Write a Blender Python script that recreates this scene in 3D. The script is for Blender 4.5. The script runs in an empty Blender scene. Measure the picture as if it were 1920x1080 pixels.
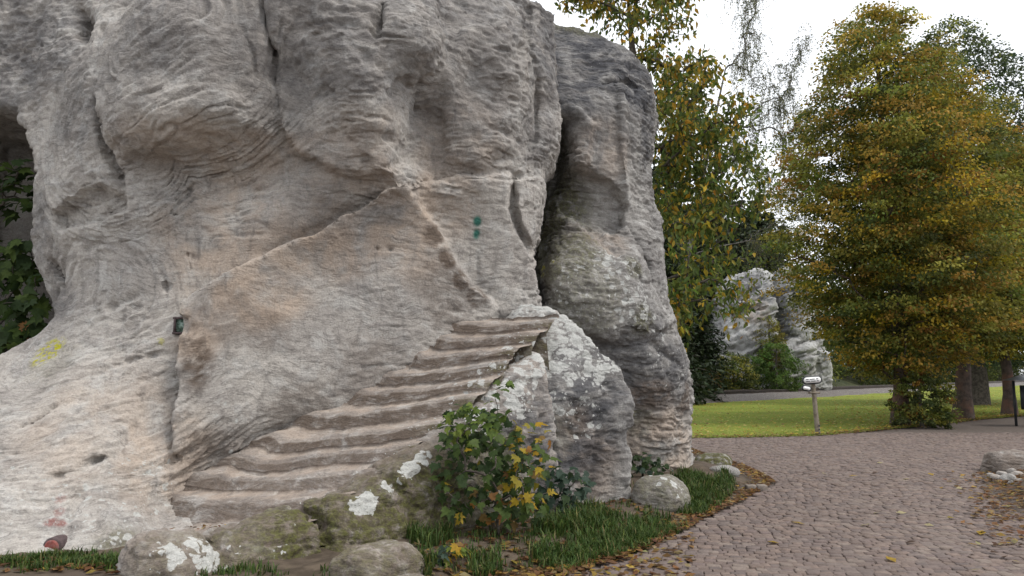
import bpy, math, random
import numpy as np
from mathutils import Vector, Matrix
random.seed(7); RNG = np.random.default_rng(7)
R = math.radians
scene = bpy.context.scene
col = scene.collection

# ------------------------------------------------------------------ camera
CAMH, FPX, PITCH = 1.6, 1450.0, math.atan(160/1450.0)
cam_d = bpy.data.cameras.new('camera'); cam = bpy.data.objects.new('camera', cam_d); col.objects.link(cam)
cam_d.sensor_width = 36; cam_d.lens = 36*FPX/1920; cam_d.clip_end = 3000; cam_d.clip_start = 0.05
cam.location = (0, 0, CAMH); cam.rotation_euler = (R(90)+PITCH, 0, 0)
scene.camera = cam
scene.render.resolution_x, scene.render.resolution_y = 1024, 576

# ------------------------------------------------------------------ sky, sun, exposure
SUN_EL, SUN_AZ = 56, 122          # azimuth measured clockwise from +Y (the view direction)
w = bpy.data.worlds.new('World'); scene.world = w; w.use_nodes = True
nt = w.node_tree; nt.nodes.clear()
out = nt.nodes.new('ShaderNodeOutputWorld'); bg = nt.nodes.new('ShaderNodeBackground')
sky = nt.nodes.new('ShaderNodeTexSky'); sky.sky_type = 'NISHITA'; sky.sun_disc = False
sky.sun_elevation = R(SUN_EL); sky.sun_rotation = R(SUN_AZ); sky.dust_density = 4
mx = nt.nodes.new('ShaderNodeMix'); mx.data_type = 'RGBA'; mx.inputs[0].default_value = 0.86   # overcast veil over the clear sky
mx.inputs[7].default_value = (9.3, 9.5, 9.8, 1)
nt.links.new(sky.outputs[0], mx.inputs[6]); nt.links.new(mx.outputs[2], bg.inputs[0])
bg.inputs[1].default_value = 0.1; nt.links.new(bg.outputs[0], out.inputs[0])
sd = bpy.data.lights.new('sun', 'SUN'); sd.energy = 1.3; sd.angle = R(18); sd.color = (1, .955, .89)
sun = bpy.data.objects.new('sun', sd); col.objects.link(sun)
sv = Vector((math.sin(R(SUN_AZ))*math.cos(R(SUN_EL)), math.cos(R(SUN_AZ))*math.cos(R(SUN_EL)), math.sin(R(SUN_EL))))
sun.rotation_euler = sv.to_track_quat('Z', 'Y').to_euler(); sun.location = (6, -6, 12)
vs = scene.view_settings; vs.view_transform = 'Standard'; vs.look = 'None'; vs.gamma = 1; vs.exposure = 0.72
vs.use_curve_mapping = False

# ------------------------------------------------------------------ small maths
CP, SP = math.cos(PITCH), math.sin(PITCH)
def ray(px, py):
    u = (px-960)/FPX; v = (540-py)/FPX
    return np.array([u, CP-SP*v, SP+CP*v])
def at(px, py, Y):
    d = ray(px, py); s = Y/d[1]
    return np.array([d[0]*s, Y, CAMH+d[2]*s])
def gnd(px, py, z=0.0):
    d = ray(px, py); s = (z-CAMH)/d[2]
    return np.array([d[0]*s, d[1]*s, z])
def smoothstep(a, b, x):
    t = np.clip((x-a)/(b-a), 0, 1); return t*t*(3-2*t)
def smax(a, b, k):
    h = np.clip(0.5+0.5*(a-b)/k, 0, 1); return b+(a-b)*h+k*h*(1-h)
def smin(a, b, k): return -smax(-a, -b, k)
_T = np.random.default_rng(3).random(64**3, dtype=np.float32)
def vnoise(P, seed=0):
    P = np.asarray(P, dtype=np.float32); fl = np.floor(P); f = P-fl; i = fl.astype(np.int32)+seed*7; f = f*f*(3-2*f)
    x0 = (i[:, 0] & 63) << 12; x1 = ((i[:, 0]+1) & 63) << 12; y0 = (i[:, 1] & 63) << 6; y1 = ((i[:, 1]+1) & 63) << 6; z0 = i[:, 2] & 63; z1 = (i[:, 2]+1) & 63
    fx, fy, fz = f[:, 0], f[:, 1], f[:, 2]
    def e(x, y): a = _T[x+y+z0]; return a+(_T[x+y+z1]-a)*fz
    a = e(x0, y0); a += (e(x1, y0)-a)*fx; b = e(x0, y1); b += (e(x1, y1)-b)*fx
    return a+(b-a)*fy
def fbm(P, octv=4, seed=0, gain=.5):
    P = np.asarray(P, dtype=np.float32); a = 1; s = 0; t = 0
    for o in range(octv):
        s = s+a*(vnoise(P*2**o+o*17.3, seed+o)-.5); t += a; a *= gain
    return s/t*2           # about -1..1
def ridge(P, octv=3, seed=0): return 1-np.abs(fbm(P, octv, seed))*2

# ------------------------------------------------------------------ objects
def prop(o, label=None, cat=None, group=None, kind=None):
    if label: o['label'] = label
    if cat: o['category'] = cat
    if group: o['group'] = group
    if kind: o['kind'] = kind
    return o
def empty(name, loc, label=None, cat=None, group=None):
    o = bpy.data.objects.new(name, None); col.objects.link(o); o.location = [float(c) for c in loc]; o.empty_display_size = .2
    return prop(o, label, cat, group)
def mesh_np(name, V, faces, mat=None, smooth=False, attrs=None):
    """V (n,3); faces: (m,k) array or a list of such arrays"""
    if not isinstance(faces, list) or not isinstance(faces[0], np.ndarray): faces = [np.array(faces)]
    faces = [np.asarray(f, dtype=np.int32) for f in faces if len(f)]
    me = bpy.data.meshes.new(name); V = np.asarray(V, dtype=np.float32)
    me.vertices.add(len(V)); me.vertices.foreach_set('co', V.ravel())
    idx = np.concatenate([f.ravel() for f in faces]); tot = np.concatenate([np.full(len(f), f.shape[1]) for f in faces]).astype(np.int32)
    st = np.concatenate([[0], np.cumsum(tot)[:-1]]).astype(np.int32)
    me.loops.add(len(idx)); me.loops.foreach_set('vertex_index', idx)
    me.polygons.add(len(tot)); me.polygons.foreach_set('loop_start', st); me.polygons.foreach_set('loop_total', tot)
    me.update(calc_edges=True); me.validate()
    if smooth: me.polygons.foreach_set('use_smooth', np.ones(len(me.polygons), dtype=bool))
    if attrs:
        for k, a in attrs.items():
            at_ = me.attributes.new(k, 'FLOAT_COLOR', 'POINT'); at_.data.foreach_set('color', np.asarray(a, dtype=np.float32).ravel())
    if mat: me.materials.append(mat)
    return me
def obj(name, me, parent=None, loc=None):
    o = bpy.data.objects.new(name, me); col.objects.link(o)
    if loc is not None: o.location = [float(c) for c in loc]
    if parent: o.parent = parent
    return o
def wobj(name, V, faces, mat, parent=None, loc=None, smooth=False, attrs=None):
    """mesh from WORLD coordinates; origin at parent's location, or at loc"""
    V = np.asarray(V, dtype=np.float64)
    if parent is not None:
        p = np.array(parent.matrix_basis.translation)
        q = parent.parent
        while q: p = p+np.array(q.matrix_basis.translation); q = q.parent
        return obj(name, mesh_np(name, V-p, faces, mat, smooth, attrs), parent)
    if loc is None: loc = (V[:, 0].mean(), V[:, 1].mean(), V[:, 2].min())
    return obj(name, mesh_np(name, V-np.array(loc), faces, mat, smooth, attrs), None, loc)
class MB:
    """collects verts and faces"""
    def __init__(s): s.V = []; s.F = {}; s.n = 0; s.C = []
    def add(s, V, F, c=None):
        V = np.asarray(V, dtype=np.float64); F = np.asarray(F, dtype=np.int32)
        s.F.setdefault(F.shape[1], []).append(F+s.n); s.V.append(V); s.n += len(V)
        s.C.append(np.tile(np.array(c if c is not None else (1, 1, 1, 1), dtype=np.float32), (len(V), 1)) if c is None or np.ndim(c) == 1 else c)
    def box(s, c, h, M=None, c4=None):
        g = np.array([[x, y, z] for x in (-1, 1) for y in (-1, 1) for z in (-1, 1)], dtype=float)*np.array(h)
        if M is not None: g = g@np.array(M).T
        s.add(g+np.array(c), [[0, 1, 3, 2], [4, 6, 7, 5], [0, 4, 5, 1], [2, 3, 7, 6], [0, 2, 6, 4], [1, 5, 7, 3]], c4)
    def tube(s, pts, rad, n=8, cap=True, c4=None):
        pts = np.asarray(pts, dtype=float); m = len(pts); rad = np.broadcast_to(rad, (m,))
        T = np.gradient(pts, axis=0); T /= np.linalg.norm(T, axis=1)[:, None]+1e-9
        up = np.array([0, 0, 1.]) if abs(T[0][2]) < .9 else np.array([1., 0, 0])
        V = []
        for i in range(m):
            a = np.cross(T[i], up); a /= np.linalg.norm(a)+1e-9; b = np.cross(a, T[i])
            th = np.arange(n)*2*math.pi/n
            V.append(pts[i]+rad[i]*(np.cos(th)[:, None]*a+np.sin(th)[:, None]*b)); up = b
        V = np.concatenate(V)
        F = [[i*n+j, i*n+(j+1) % n, (i+1)*n+(j+1) % n, (i+1)*n+j] for i in range(m-1) for j in range(n)]
        s.add(V, F, c4)
        if cap:
            for k in (0, m-1):
                V2 = np.concatenate([V[k*n:(k+1)*n], [pts[k]]])
                s.add(V2, [[j, (j+1) % n, n] if k else [(j+1) % n, j, n] for j in range(n)], c4)
    def arrays(s): return np.concatenate(s.V), [np.concatenate(f) for f in s.F.values()]
    def build(s, name, mat, parent=None, loc=None, smooth=False, attr=None):
        V, F = s.arrays()
        return wobj(name, V, F, mat, parent, loc, smooth, {attr: np.concatenate(s.C)} if attr else None)

# ------------------------------------------------------------------ materials
class NT:
    def __init__(s, name):
        s.m = bpy.data.materials.new(name); s.m.use_nodes = True; s.t = s.m.node_tree; s.t.nodes.clear()
        s.out = s.n('ShaderNodeOutputMaterial'); s.b = s.n('ShaderNodeBsdfPrincipled'); s.l(s.b.outputs[0], s.out.inputs[0])
    def n(s, t, **k):
        x = s.t.nodes.new(t)
        for a, b in k.items(): setattr(x, a, b)
        return x
    def l(s, a, b): s.t.links.new(a, b)
    def put(s, sock, v):
        if isinstance(v, bpy.types.NodeSocket): s.l(v, sock)
        elif isinstance(v, (tuple, list)) and len(v) == 3 and sock.type == 'RGBA': sock.default_value = (*v, 1)
        else: sock.default_value = v
    def pos(s): return s.n('ShaderNodeNewGeometry').outputs['Position']
    def oco(s): return s.n('ShaderNodeTexCoord').outputs['Object']
    def rnd(s): return s.n('ShaderNodeObjectInfo').outputs['Random']
    def map(s, v, scale=(1, 1, 1), rot=(0, 0, 0), loc=(0, 0, 0)):
        x = s.n('ShaderNodeMapping'); s.put(x.inputs[0], v); x.inputs[1].default_value = loc; x.inputs[2].default_value = rot; x.inputs[3].default_value = scale
        return x.outputs[0]
    def noise(s, v, scale, detail=4, rough=.55, dist=0):
        x = s.n('ShaderNodeTexNoise'); s.put(x.inputs['Vector'], v); x.inputs['Scale'].default_value = scale
        x.inputs['Detail'].default_value = detail; x.inputs['Roughness'].default_value = rough; x.inputs['Distortion'].default_value = dist
        return x.outputs[0]
    def vor(s, v, scale, feat='F1', out=0):
        x = s.n('ShaderNodeTexVoronoi'); x.feature = feat; s.put(x.inputs['Vector'], v); x.inputs['Scale'].default_value = scale
        return x.outputs[out]
    def math(s, op, a, b=0.0, c=None, clamp=False):
        x = s.n('ShaderNodeMath', operation=op); x.use_clamp = clamp; s.put(x.inputs[0], a); s.put(x.inputs[1], b)
        if c is not None: s.put(x.inputs[2], c)
        return x.outputs[0]
    def vmath(s, op, a, b):
        x = s.n('ShaderNodeVectorMath', operation=op); s.put(x.inputs[0], a); s.put(x.inputs[1], b); return x.outputs[0]
    def step(s, v, a, b):          # smooth ramp a..b -> 0..1
        x = s.n('ShaderNodeMapRange'); x.interpolation_type = 'SMOOTHSTEP'; s.put(x.inputs[0], v)
        s.put(x.inputs[1], a); s.put(x.inputs[2], b); return x.outputs[0]
    def ramp(s, v, stops):
        x = s.n('ShaderNodeValToRGB'); s.put(x.inputs[0], v); e = x.color_ramp.elements
        while len(e) < len(stops): e.new(.5)
        for i, (p, c) in enumerate(stops): e[i].position = p; e[i].color = (*c, 1)
        return x.outputs[0]
    def mix(s, f, a, b, mode='MIX'):
        x = s.n('ShaderNodeMix'); x.data_type = 'RGBA'; x.blend_type = mode; s.put(x.inputs[0], f); s.put(x.inputs[6], a); s.put(x.inputs[7], b); return x.outputs[2]
    def attr(s, name):
        a = s.n('ShaderNodeAttribute'); a.attribute_name = name; x = s.n('ShaderNodeSeparateColor'); s.l(a.outputs['Color'], x.inputs[0])
        return x.outputs[0], x.outputs[1], x.outputs[2], a.outputs['Alpha'], a.outputs['Color']
    def bump(s, h, strength=.5, dist=.02, prev=None):
        x = s.n('ShaderNodeBump'); x.inputs['Strength'].default_value = strength; x.inputs['Distance'].default_value = dist; s.put(x.inputs['Height'], h)
        if prev is not None: s.l(prev, x.inputs['Normal'])
        return x.outputs[0]
    def done(s, color, rough=.85, normal=None, spec=.25):
        s.put(s.b.inputs['Base Color'], color); s.put(s.b.inputs['Roughness'], rough); s.b.inputs['Specular IOR Level'].default_value = spec
        if normal is not None: s.l(normal, s.b.inputs['Normal'])
        return s.m

def rock_material(name, light=(.46, .43, .395), mid=(.36, .335, .31), warm=(.45, .365, .295), tilt=0.0, zs=3.6, dark_k=1.0):
    t = NT(name); P = t.pos()
    wv = t.n('ShaderNodeTexNoise'); t.put(wv.inputs['Vector'], P); wv.inputs['Scale'].default_value = 1.1; wv.inputs['Detail'].default_value = 3
    W = t.vmath('ADD', P, t.vmath('MULTIPLY', t.vmath('SUBTRACT', wv.outputs[1], (.5, .5, .5)), (.5, .5, .5)))
    st = t.noise(t.map(W, (1.3, 1.3, zs), (0, tilt, 0)), 2.2, 4, .62)                 # laminae
    st2 = t.noise(t.map(W, (2.2, 2.2, zs*2.6), (0, tilt+.12, 0)), 3.0, 3, .6)
    big = t.noise(P, .9, 3, .6); med = t.noise(W, 4.5, 4, .65); fine = t.noise(P, 48, 3, .75)
    c = t.mix(t.step(big, .38, .62), light, mid)
    c = t.mix(t.math('MULTIPLY', t.step(med, .46, .66), .6), c, (.50, .49, .47))
    c = t.mix(t.math('MULTIPLY', t.step(st, .50, .66), .42), c, (.19, .172, .162))
    cl_ = t.math('ABSOLUTE', t.math('SUBTRACT', t.noise(t.map(W, (1.1, 1.1, 7.5), (0, tilt, 0)), 1.9, 5, .6), .5))
    c = t.mix(t.math('MULTIPLY', t.math('SUBTRACT', 1.0, t.step(cl_, .004, .022)), t.math('MULTIPLY', t.step(big, .35, .55), .42)), c, (.11, .10, .095))
    c = t.mix(t.math('MULTIPLY', t.step(t.noise(P, 13, 5, .75), .53, .66), .30), c, (.17, .155, .145))
    c = t.mix(t.math('MULTIPLY', t.step(st2, .58, .72), .30), c, (.15, .14, .13))
    lich, moss, wm, dark, _ = t.attr('mask_a'); yel, brown, green, red, _ = t.attr('mask_b')
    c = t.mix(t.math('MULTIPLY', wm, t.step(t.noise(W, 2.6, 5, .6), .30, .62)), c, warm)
    vs_ = t.noise(t.map(W, (7, 7, .6)), 1.6, 5, .6)                                    # vertical run-off streaks
    c = t.mix(t.math('MULTIPLY', t.step(vs_, .53, .72), .42), c, (.135, .125, .12))
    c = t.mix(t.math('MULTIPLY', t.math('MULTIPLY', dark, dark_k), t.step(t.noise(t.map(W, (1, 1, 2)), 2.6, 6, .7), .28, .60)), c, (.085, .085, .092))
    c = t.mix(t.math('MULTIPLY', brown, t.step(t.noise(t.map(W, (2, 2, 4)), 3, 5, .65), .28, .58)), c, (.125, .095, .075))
    mn = t.noise(P, 9, 6, .7)
    c = t.mix(t.math('MULTIPLY', moss, t.step(mn, .30, .56)), c, t.mix(t.step(t.noise(P, 24, 3, .6), .4, .62), (.070, .062, .034), (.10, .10, .034)))
    # crustose lichen: rounded pale patches
    wn = t.n('ShaderNodeTexNoise'); t.put(wn.inputs['Vector'], P); wn.inputs['Scale'].default_value = 14; wn.inputs['Detail'].default_value = 4
    PJ = t.vmath('ADD', P, t.vmath('MULTIPLY', t.vmath('SUBTRACT', wn.outputs[1], (.5, .5, .5)), (.10, .10, .10)))
    d1 = t.vor(PJ, 7.5); d2 = t.vor(PJ, 17)
    big_p = t.step(t.math('SUBTRACT', t.math('MULTIPLY', t.math('SUBTRACT', t.math('ADD', lich, t.math('MULTIPLY', t.noise(P, 3.1, 3), .9)), .62), .85), d1), -.02, .07)
    sm_p = t.step(t.math('SUBTRACT', t.math('MULTIPLY', t.math('SUBTRACT', t.math('ADD', lich, t.math('MULTIPLY', t.noise(P, 5.3, 3), .9)), .62), .62), d2), -.02, .07)
    lm = t.math('MAXIMUM', big_p, sm_p)
    lc = t.mix(t.noise(P, 40, 4, .7), (.34, .345, .33), (.60, .60, .575))
    lm2 = t.math('MULTIPLY', lm, t.step(t.noise(P, 70, 3, .7), .30, .42))
    c = t.mix(t.math('MULTIPLY', lm2, .9), c, lc)
    c = t.mix(t.math('MULTIPLY', yel, t.step(t.noise(P, 16, 5, .7), .45, .58)), c, (.42, .40, .03))
    c = t.mix(t.math('MULTIPLY', green, t.step(t.noise(t.map(P, (1, 1, 3)), 22, 4, .7), .22, .42)), c, (.05, .17, .135))
    c = t.mix(t.math('MULTIPLY', red, t.step(t.noise(P, 22, 4, .7), .34, .52)), c, (.20, .045, .035))
    c = t.mix(.8, c, t.mix(fine, (.42, .42, .42), (1.5, 1.5, 1.5)), 'MULTIPLY')
    h = t.math('ADD', t.math('MULTIPLY', st, .6), t.math('ADD', t.math('MULTIPLY', st2, .45), t.math('ADD', t.math('MULTIPLY', med, .7), t.math('MULTIPLY', fine, .30))))
    t.b.inputs['Diffuse Roughness'].default_value = .6
    return t.done(c, .93, t.bump(h, .75, .045), .12)
M = {}
M['rock'] = rock_material('sandstone', tilt=.12, dark_k=.75)
M['rock_b'] = rock_material('sandstone_dark', light=(.34, .325, .305), mid=(.25, .24, .23), tilt=-.05, zs=4.5)
M['step'] = rock_material('worn_sandstone', light=(.36, .32, .285), mid=(.26, .225, .20), tilt=-.25, zs=6)
M['rock_far'] = rock_material('far_sandstone', light=(.50, .50, .49), mid=(.33, .33, .335), tilt=.35, zs=1.2)

# ------------------------------------------------------------------ voxel rock
def surface_nets(f, o, h):
    nx, ny, nz = f.shape; s = f < 0
    cnt = np.zeros((nx-1, ny-1, nz-1), dtype=np.int8)
    for a in (0, 1):
        for b in (0, 1):
            for c in (0, 1): cnt += s[a:nx-1+a, b:ny-1+b, c:nz-1+c]
    act = np.argwhere((cnt > 0) & (cnt < 8)); del cnt
    idx = np.full((nx-1, ny-1, nz-1), -1, dtype=np.int32); idx[act[:, 0], act[:, 1], act[:, 2]] = np.arange(len(act))
    cs = [(a, b, c) for a in (0, 1) for b in (0, 1) for c in (0, 1)]
    val = {q: f[act[:, 0]+q[0], act[:, 1]+q[1], act[:, 2]+q[2]] for q in cs}
    acc = np.zeros((len(act), 3), dtype=np.float32); num = np.zeros(len(act), dtype=np.float32)
    for q in cs:
        for ax in range(3):
            if q[ax] == 0:
                r = list(q); r[ax] = 1; va, vb = val[q], val[tuple(r)]
                m = (va < 0) != (vb < 0); t = np.where(m, va/np.where(m, va-vb, 1), 0)
                p = np.tile(np.array(q, dtype=np.float32), (len(act), 1)); p[:, ax] = t
                acc += p*m[:, None]; num += m
    V = (act+acc/num[:, None])*h+np.array(o)
    Fs = []
    for ax in range(3):
        b, c = (ax+1) % 3, (ax+2) % 3
        sa = np.take(s, range(0, s.shape[ax]-1), ax); sb = np.take(s, range(1, s.shape[ax]), ax)
        e = np.argwhere(sa != sb); e = e[(e[:, b] > 0) & (e[:, c] > 0) & (e[:, b] < s.shape[b]-1) & (e[:, c] < s.shape[c]-1)]
        def cell(db, dc):
            g = e.copy(); g[:, b] -= db; g[:, c] -= dc; return idx[g[:, 0], g[:, 1], g[:, 2]]
        q = np.stack([cell(0, 0), cell(1, 0), cell(1, 1), cell(0, 1)], 1)
        fl = ~sa[e[:, 0], e[:, 1], e[:, 2]]; q[~fl] = q[~fl][:, ::-1]
        q[:] = q[:, ::-1]
        Fs.append(q)
    return V, np.concatenate(Fs)
def grid(lo, hi, h):
    ax = [np.arange(lo[i], hi[i]+h, h, dtype=np.float32) for i in range(3)]
    return ax[0][:, None, None], ax[1][None, :, None], ax[2][None, None, :]
def tps(ctrl):
    """thin plate spline Y(x,z) through pixel control points"""
    P = np.array([at(*c) for c in ctrl]); A = P[:, [0, 2]]; n = len(A)
    def K(r2): return np.where(r2 > 1e-12, r2*np.log(np.maximum(r2, 1e-12)), 0)
    D = ((A[:, None]-A[None])**2).sum(2); L = np.zeros((n+3, n+3)); L[:n, :n] = K(D)+np.eye(n)*.012
    L[:n, n] = 1; L[:n, n+1:] = A; L[n, :n] = 1; L[n+1:, :n] = A.T
    wt = np.linalg.solve(L, np.concatenate([P[:, 1], [0, 0, 0]]))
    lo, hi = A.min(0)-.3, A.max(0)+.3
    def F(x, z):
        x, z = np.broadcast_arrays(np.asarray(x, dtype=float), np.asarray(z, dtype=float)); sh = x.shape
        x = np.clip(x.ravel(), lo[0], hi[0]); z = np.clip(z.ravel(), lo[1], hi[1]); r = wt[n]+wt[n+1]*x+wt[n+2]*z
        for i in range(n): r = r+wt[i]*K((x-A[i, 0])**2+(z-A[i, 1])**2)
        return r.reshape(sh)
    return F
def seg_dist(X, Z, pts):
    d = np.full(X.shape, 1e9); tt = np.zeros(X.shape); m = len(pts)-1
    for i in range(m):
        a, b = np.array(pts[i]), np.array(pts[i+1]); ab = b-a
        t = np.clip(((X-a[0])*ab[0]+(Z-a[1])*ab[1])/(ab@ab+1e-12), 0, 1)
        q = np.hypot(X-a[0]-t*ab[0], Z-a[1]-t*ab[1]); k = q < d; d = np.where(k, q, d); tt = np.where(k, (i+t)/m, tt)
    return d, tt
def poly_sd(X, Z, pts):
    n = len(pts); d, _ = seg_dist(X, Z, list(pts)+[pts[0]]); ins = np.zeros(X.shape, bool)
    for i in range(n):
        (x0, z0), (x1, z1) = pts[i], pts[(i+1) % n]
        c = ((z0 > Z) != (z1 > Z)) & (X < (x1-x0)*(Z-z0)/(z1-z0+1e-12)+x0); ins ^= c
    return np.where(ins, -d, d)
def vert_normals(V, F):
    n = np.cross(V[F[:, 2]]-V[F[:, 0]], V[F[:, 3]]-V[F[:, 1]]); N = np.zeros_like(V); idx = F.ravel(); n4 = np.repeat(n, 4, 0)
    for a in range(3): N[:, a] = np.bincount(idx, n4[:, a], len(V))
    return N/(np.linalg.norm(N, axis=1)[:, None]+1e-12)
def subdivide(V, F):
    """split each quad in four, then relax"""
    V = np.asarray(V, dtype=np.float64); n = len(V); m = len(F)
    E = np.stack([F, np.roll(F, -1, 1)], 2).reshape(-1, 2); lo_, hi_ = E.min(1).astype(np.int64), E.max(1).astype(np.int64)
    key, inv = np.unique(lo_*n+hi_, return_inverse=True); inv = inv.reshape(m, 4)
    Vn = np.concatenate([V, (V[key//n]+V[key % n])/2, V[F].mean(1)]); e = n+inv; c = n+len(key)+np.arange(m)
    Q = np.concatenate([np.stack([F[:, k], e[:, k], c, e[:, k-1]], 1) for k in range(4)]).astype(np.int32)
    cen = Vn[Q].mean(1); idx = Q.ravel(); c4 = np.repeat(cen, 4, 0); cnt = np.bincount(idx, minlength=len(Vn))
    S = np.stack([np.bincount(idx, c4[:, a], len(Vn)) for a in range(3)], 1)/cnt[:, None]
    Vn = .35*Vn+.65*S
    return Vn, Q, vert_normals(Vn, Q)
def open_back(V, F, lo, hi, h, keep=()):
    """drop the flat faces where the voxel box cuts the rock off; a coarse hull closes it again"""
    c = V[F].mean(1); k = np.ones(len(F), bool)
    for ax, side in ((0, 0), (0, 1), (1, 1), (2, 0), (2, 1)):
        if (ax, side) in keep: continue
        k &= (c[:, ax] > lo[ax]+1.6*h) if side == 0 else (c[:, ax] < hi[ax]-1.6*h)
    return clean(V, F[k])
HULL = np.array([[0, 1, 3, 2], [4, 6, 7, 5], [2, 3, 7, 6], [1, 5, 7, 3]])
def clean(V, F):
    used = np.zeros(len(V), bool); used[F.ravel()] = True; mp = np.cumsum(used)-1
    return V[used], mp[F].astype(np.int32)
def rough(V, N, amp=1.0, tilt=0.0, seed=0, flat=None, lam=9.0):
    """weathering relief: wavy laminae, honeycomb scallops and broad lumps"""
    x, y, z = V[:, 0], V[:, 1], V[:, 2]
    wz = fbm(V*.7, 3, seed+40)*.16; b = z+wz+tilt*x
    L1 = fbm(np.stack([x*2.2, y*2.2, b*lam*.75], 1), 4, seed+1, .6)
    L2 = ridge(np.stack([x*4.2+z*.8, y*4.2, b*7+fbm(V*3, 2, seed+9)*1.2], 1), 3, seed+5)
    L3 = fbm(V*1.5, 6, seed+11, .6); L4 = fbm(np.stack([x*11, y*11, b*19], 1), 3, seed+17, .65)
    where = smoothstep(-.15, .35, fbm(V*.9, 3, seed+23)); pit = smoothstep(.28, .6, fbm(np.stack([x*4.5, y*4.5, b*6.5], 1), 2, seed+29))*smoothstep(-.05, .3, fbm(V*1.1+9, 2, seed+31))
    k = 1.0 if flat is None else (1-.7*flat)
    B1 = fbm(np.stack([x*.9, y*.9, b*4.2], 1), 4, seed+51, .55); B2_ = fbm(np.stack([x*1.6, y*1.6, b*9.5], 1), 4, seed+57, .55); B3_ = fbm(np.stack([x*3, y*3, b*17], 1), 3, seed+59, .55)
    w1 = smoothstep(-.25, .25, fbm(V*1.3+5, 3, seed+61)); w2 = smoothstep(-.3, .2, fbm(V*1.7+15, 3, seed+63)); w3 = smoothstep(-.2, .25, fbm(V*1.5+25, 3, seed+65))
    bed = np.exp(-(B1/.05)**2)*w1*.050+np.exp(-(B2_/.07)**2)*w2*.030+np.exp(-(B3_/.10)**2)*w3*.016+smoothstep(-.03, .05, B1)*.030*w1+smoothstep(-.04, .05, B2_)*.018*w2
    d = L3*.085*(.35+.65*k)+k*(L1*(.010+.022*where)+where*(np.clip(L2, 0, 1)-.5)*.055+L4*.022-pit*.055)-bed*(.10+.62*k)+.012
    return V+N*(d*amp)[:, None]
def blobs(V, lst):
    """soft union of spots: (centre, radius, amount, vertical stretch)"""
    m = np.zeros(len(V), dtype=np.float32)
    for c, r, a, *st in lst:
        st = st[0] if st else 1; q = V-np.array(c, dtype=np.float32); q = np.sqrt(q[:, 0]**2+q[:, 1]**2+(q[:, 2]/st)**2)/r
        m = np.maximum(m, a*smoothstep(1.25, .55, q))
    return m
def masks(V, lich=(), moss=(), warm=(), dark=(), yel=(), brown=(), green=(), red=()):
    f = lambda l: blobs(V, l) if len(l) else np.zeros(len(V), dtype=np.float32)
    return {'mask_a': np.stack([f(lich), f(moss), f(warm), f(dark)], 1), 'mask_b': np.stack([f(yel), f(brown), f(green), f(red)], 1)}

# ================================================================== ROCK WITH THE STAIRS
ctrlA = [(0,1050,6.5),(120,1050,6.52),(250,1058,6.5),(0,900,7.1),(150,900,7.15),(280,920,7.45),(400,885,8.25),(450,850,8.4),(350,935,7.95),(480,950,8.4),(320,985,7.5),(240,990,7.0),(-200,1000,6.8),(-200,780,7.9),
 (0,780,7.7),(100,780,7.65),(230,760,7.75),(330,800,7.95),(0,690,8.3),(60,660,8.35),(130,650,8.2),(230,640,8.1),(330,640,8.05),
 (100,590,8.65),(170,550,8.35),(260,540,8.2),(340,560,8.2),(60,470,8.8),(120,470,8.45),(200,450,8.25),(300,440,8.25),
 (60,380,8.7),(120,380,8.25),(220,370,8.05),(300,360,8.2),(400,380,8.3),(90,250,8.55),(150,250,8.15),(230,290,8.0),(300,320,8.2),(400,320,8.32),(500,300,8.4),
 (260,250,7.78),(330,255,7.74),(400,240,7.74),(460,225,7.84),(505,200,8.1),(210,150,7.85),(320,150,7.62),(420,140,7.62),(490,130,7.9),
 (190,80,8.0),(300,60,7.6),(400,60,7.5),(470,60,7.75),(100,100,8.45),(150,40,8.45),(30,100,8.9),(0,0,8.9),(300,-40,7.85),(420,-40,7.75),(-150,100,8.9),
 (530,150,8.15),(560,60,8.0),(620,40,7.9),(640,150,8.0),(720,60,8.0),(720,160,8.1),(790,60,8.15),(800,110,8.2),
 (560,250,8.3),(650,250,8.2),(730,230,8.3),(600,350,8.35),(700,320,8.4),(740,330,8.45),(480,400,8.32),(560,420,8.4),
 (420,600,8.32),(420,720,8.3),(500,560,8.5),(500,680,8.5),(600,500,8.72),(600,620,8.74),(600,740,8.74),(700,430,8.9),(700,520,8.98),(700,640,9.0),(770,400,9.0),(800,500,9.25),(800,600,9.32),(890,570,9.65),
 (770,200,8.75),(780,300,8.85),(870,150,8.9),(870,250,9.0),(900,310,9.1),(850,30,8.75),(940,40,9.0),(985,60,9.4),(960,150,9.1),(950,230,9.2),(990,130,9.4),
 (850,400,9.3),(900,400,9.35),(950,400,9.45),(900,480,9.5),(950,520,9.65),(1000,550,9.9),(930,560,9.65),
 (1000,200,9.75),(1030,100,10.0),(1030,230,9.95),(980,300,9.55),(990,400,9.75),(1015,350,10.0)]
FA0 = tps(ctrlA)
lo, hi, hv = (-7.8, 6.15, -.15), (1.15, 11.6, 6.6), .034
gx, gy, gz = grid(lo, hi, hv)
X2, Z2 = np.meshgrid(gx.ravel(), gz.ravel(), indexing='ij'); X2 = X2.astype(float); Z2 = Z2.astype(float)
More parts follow.
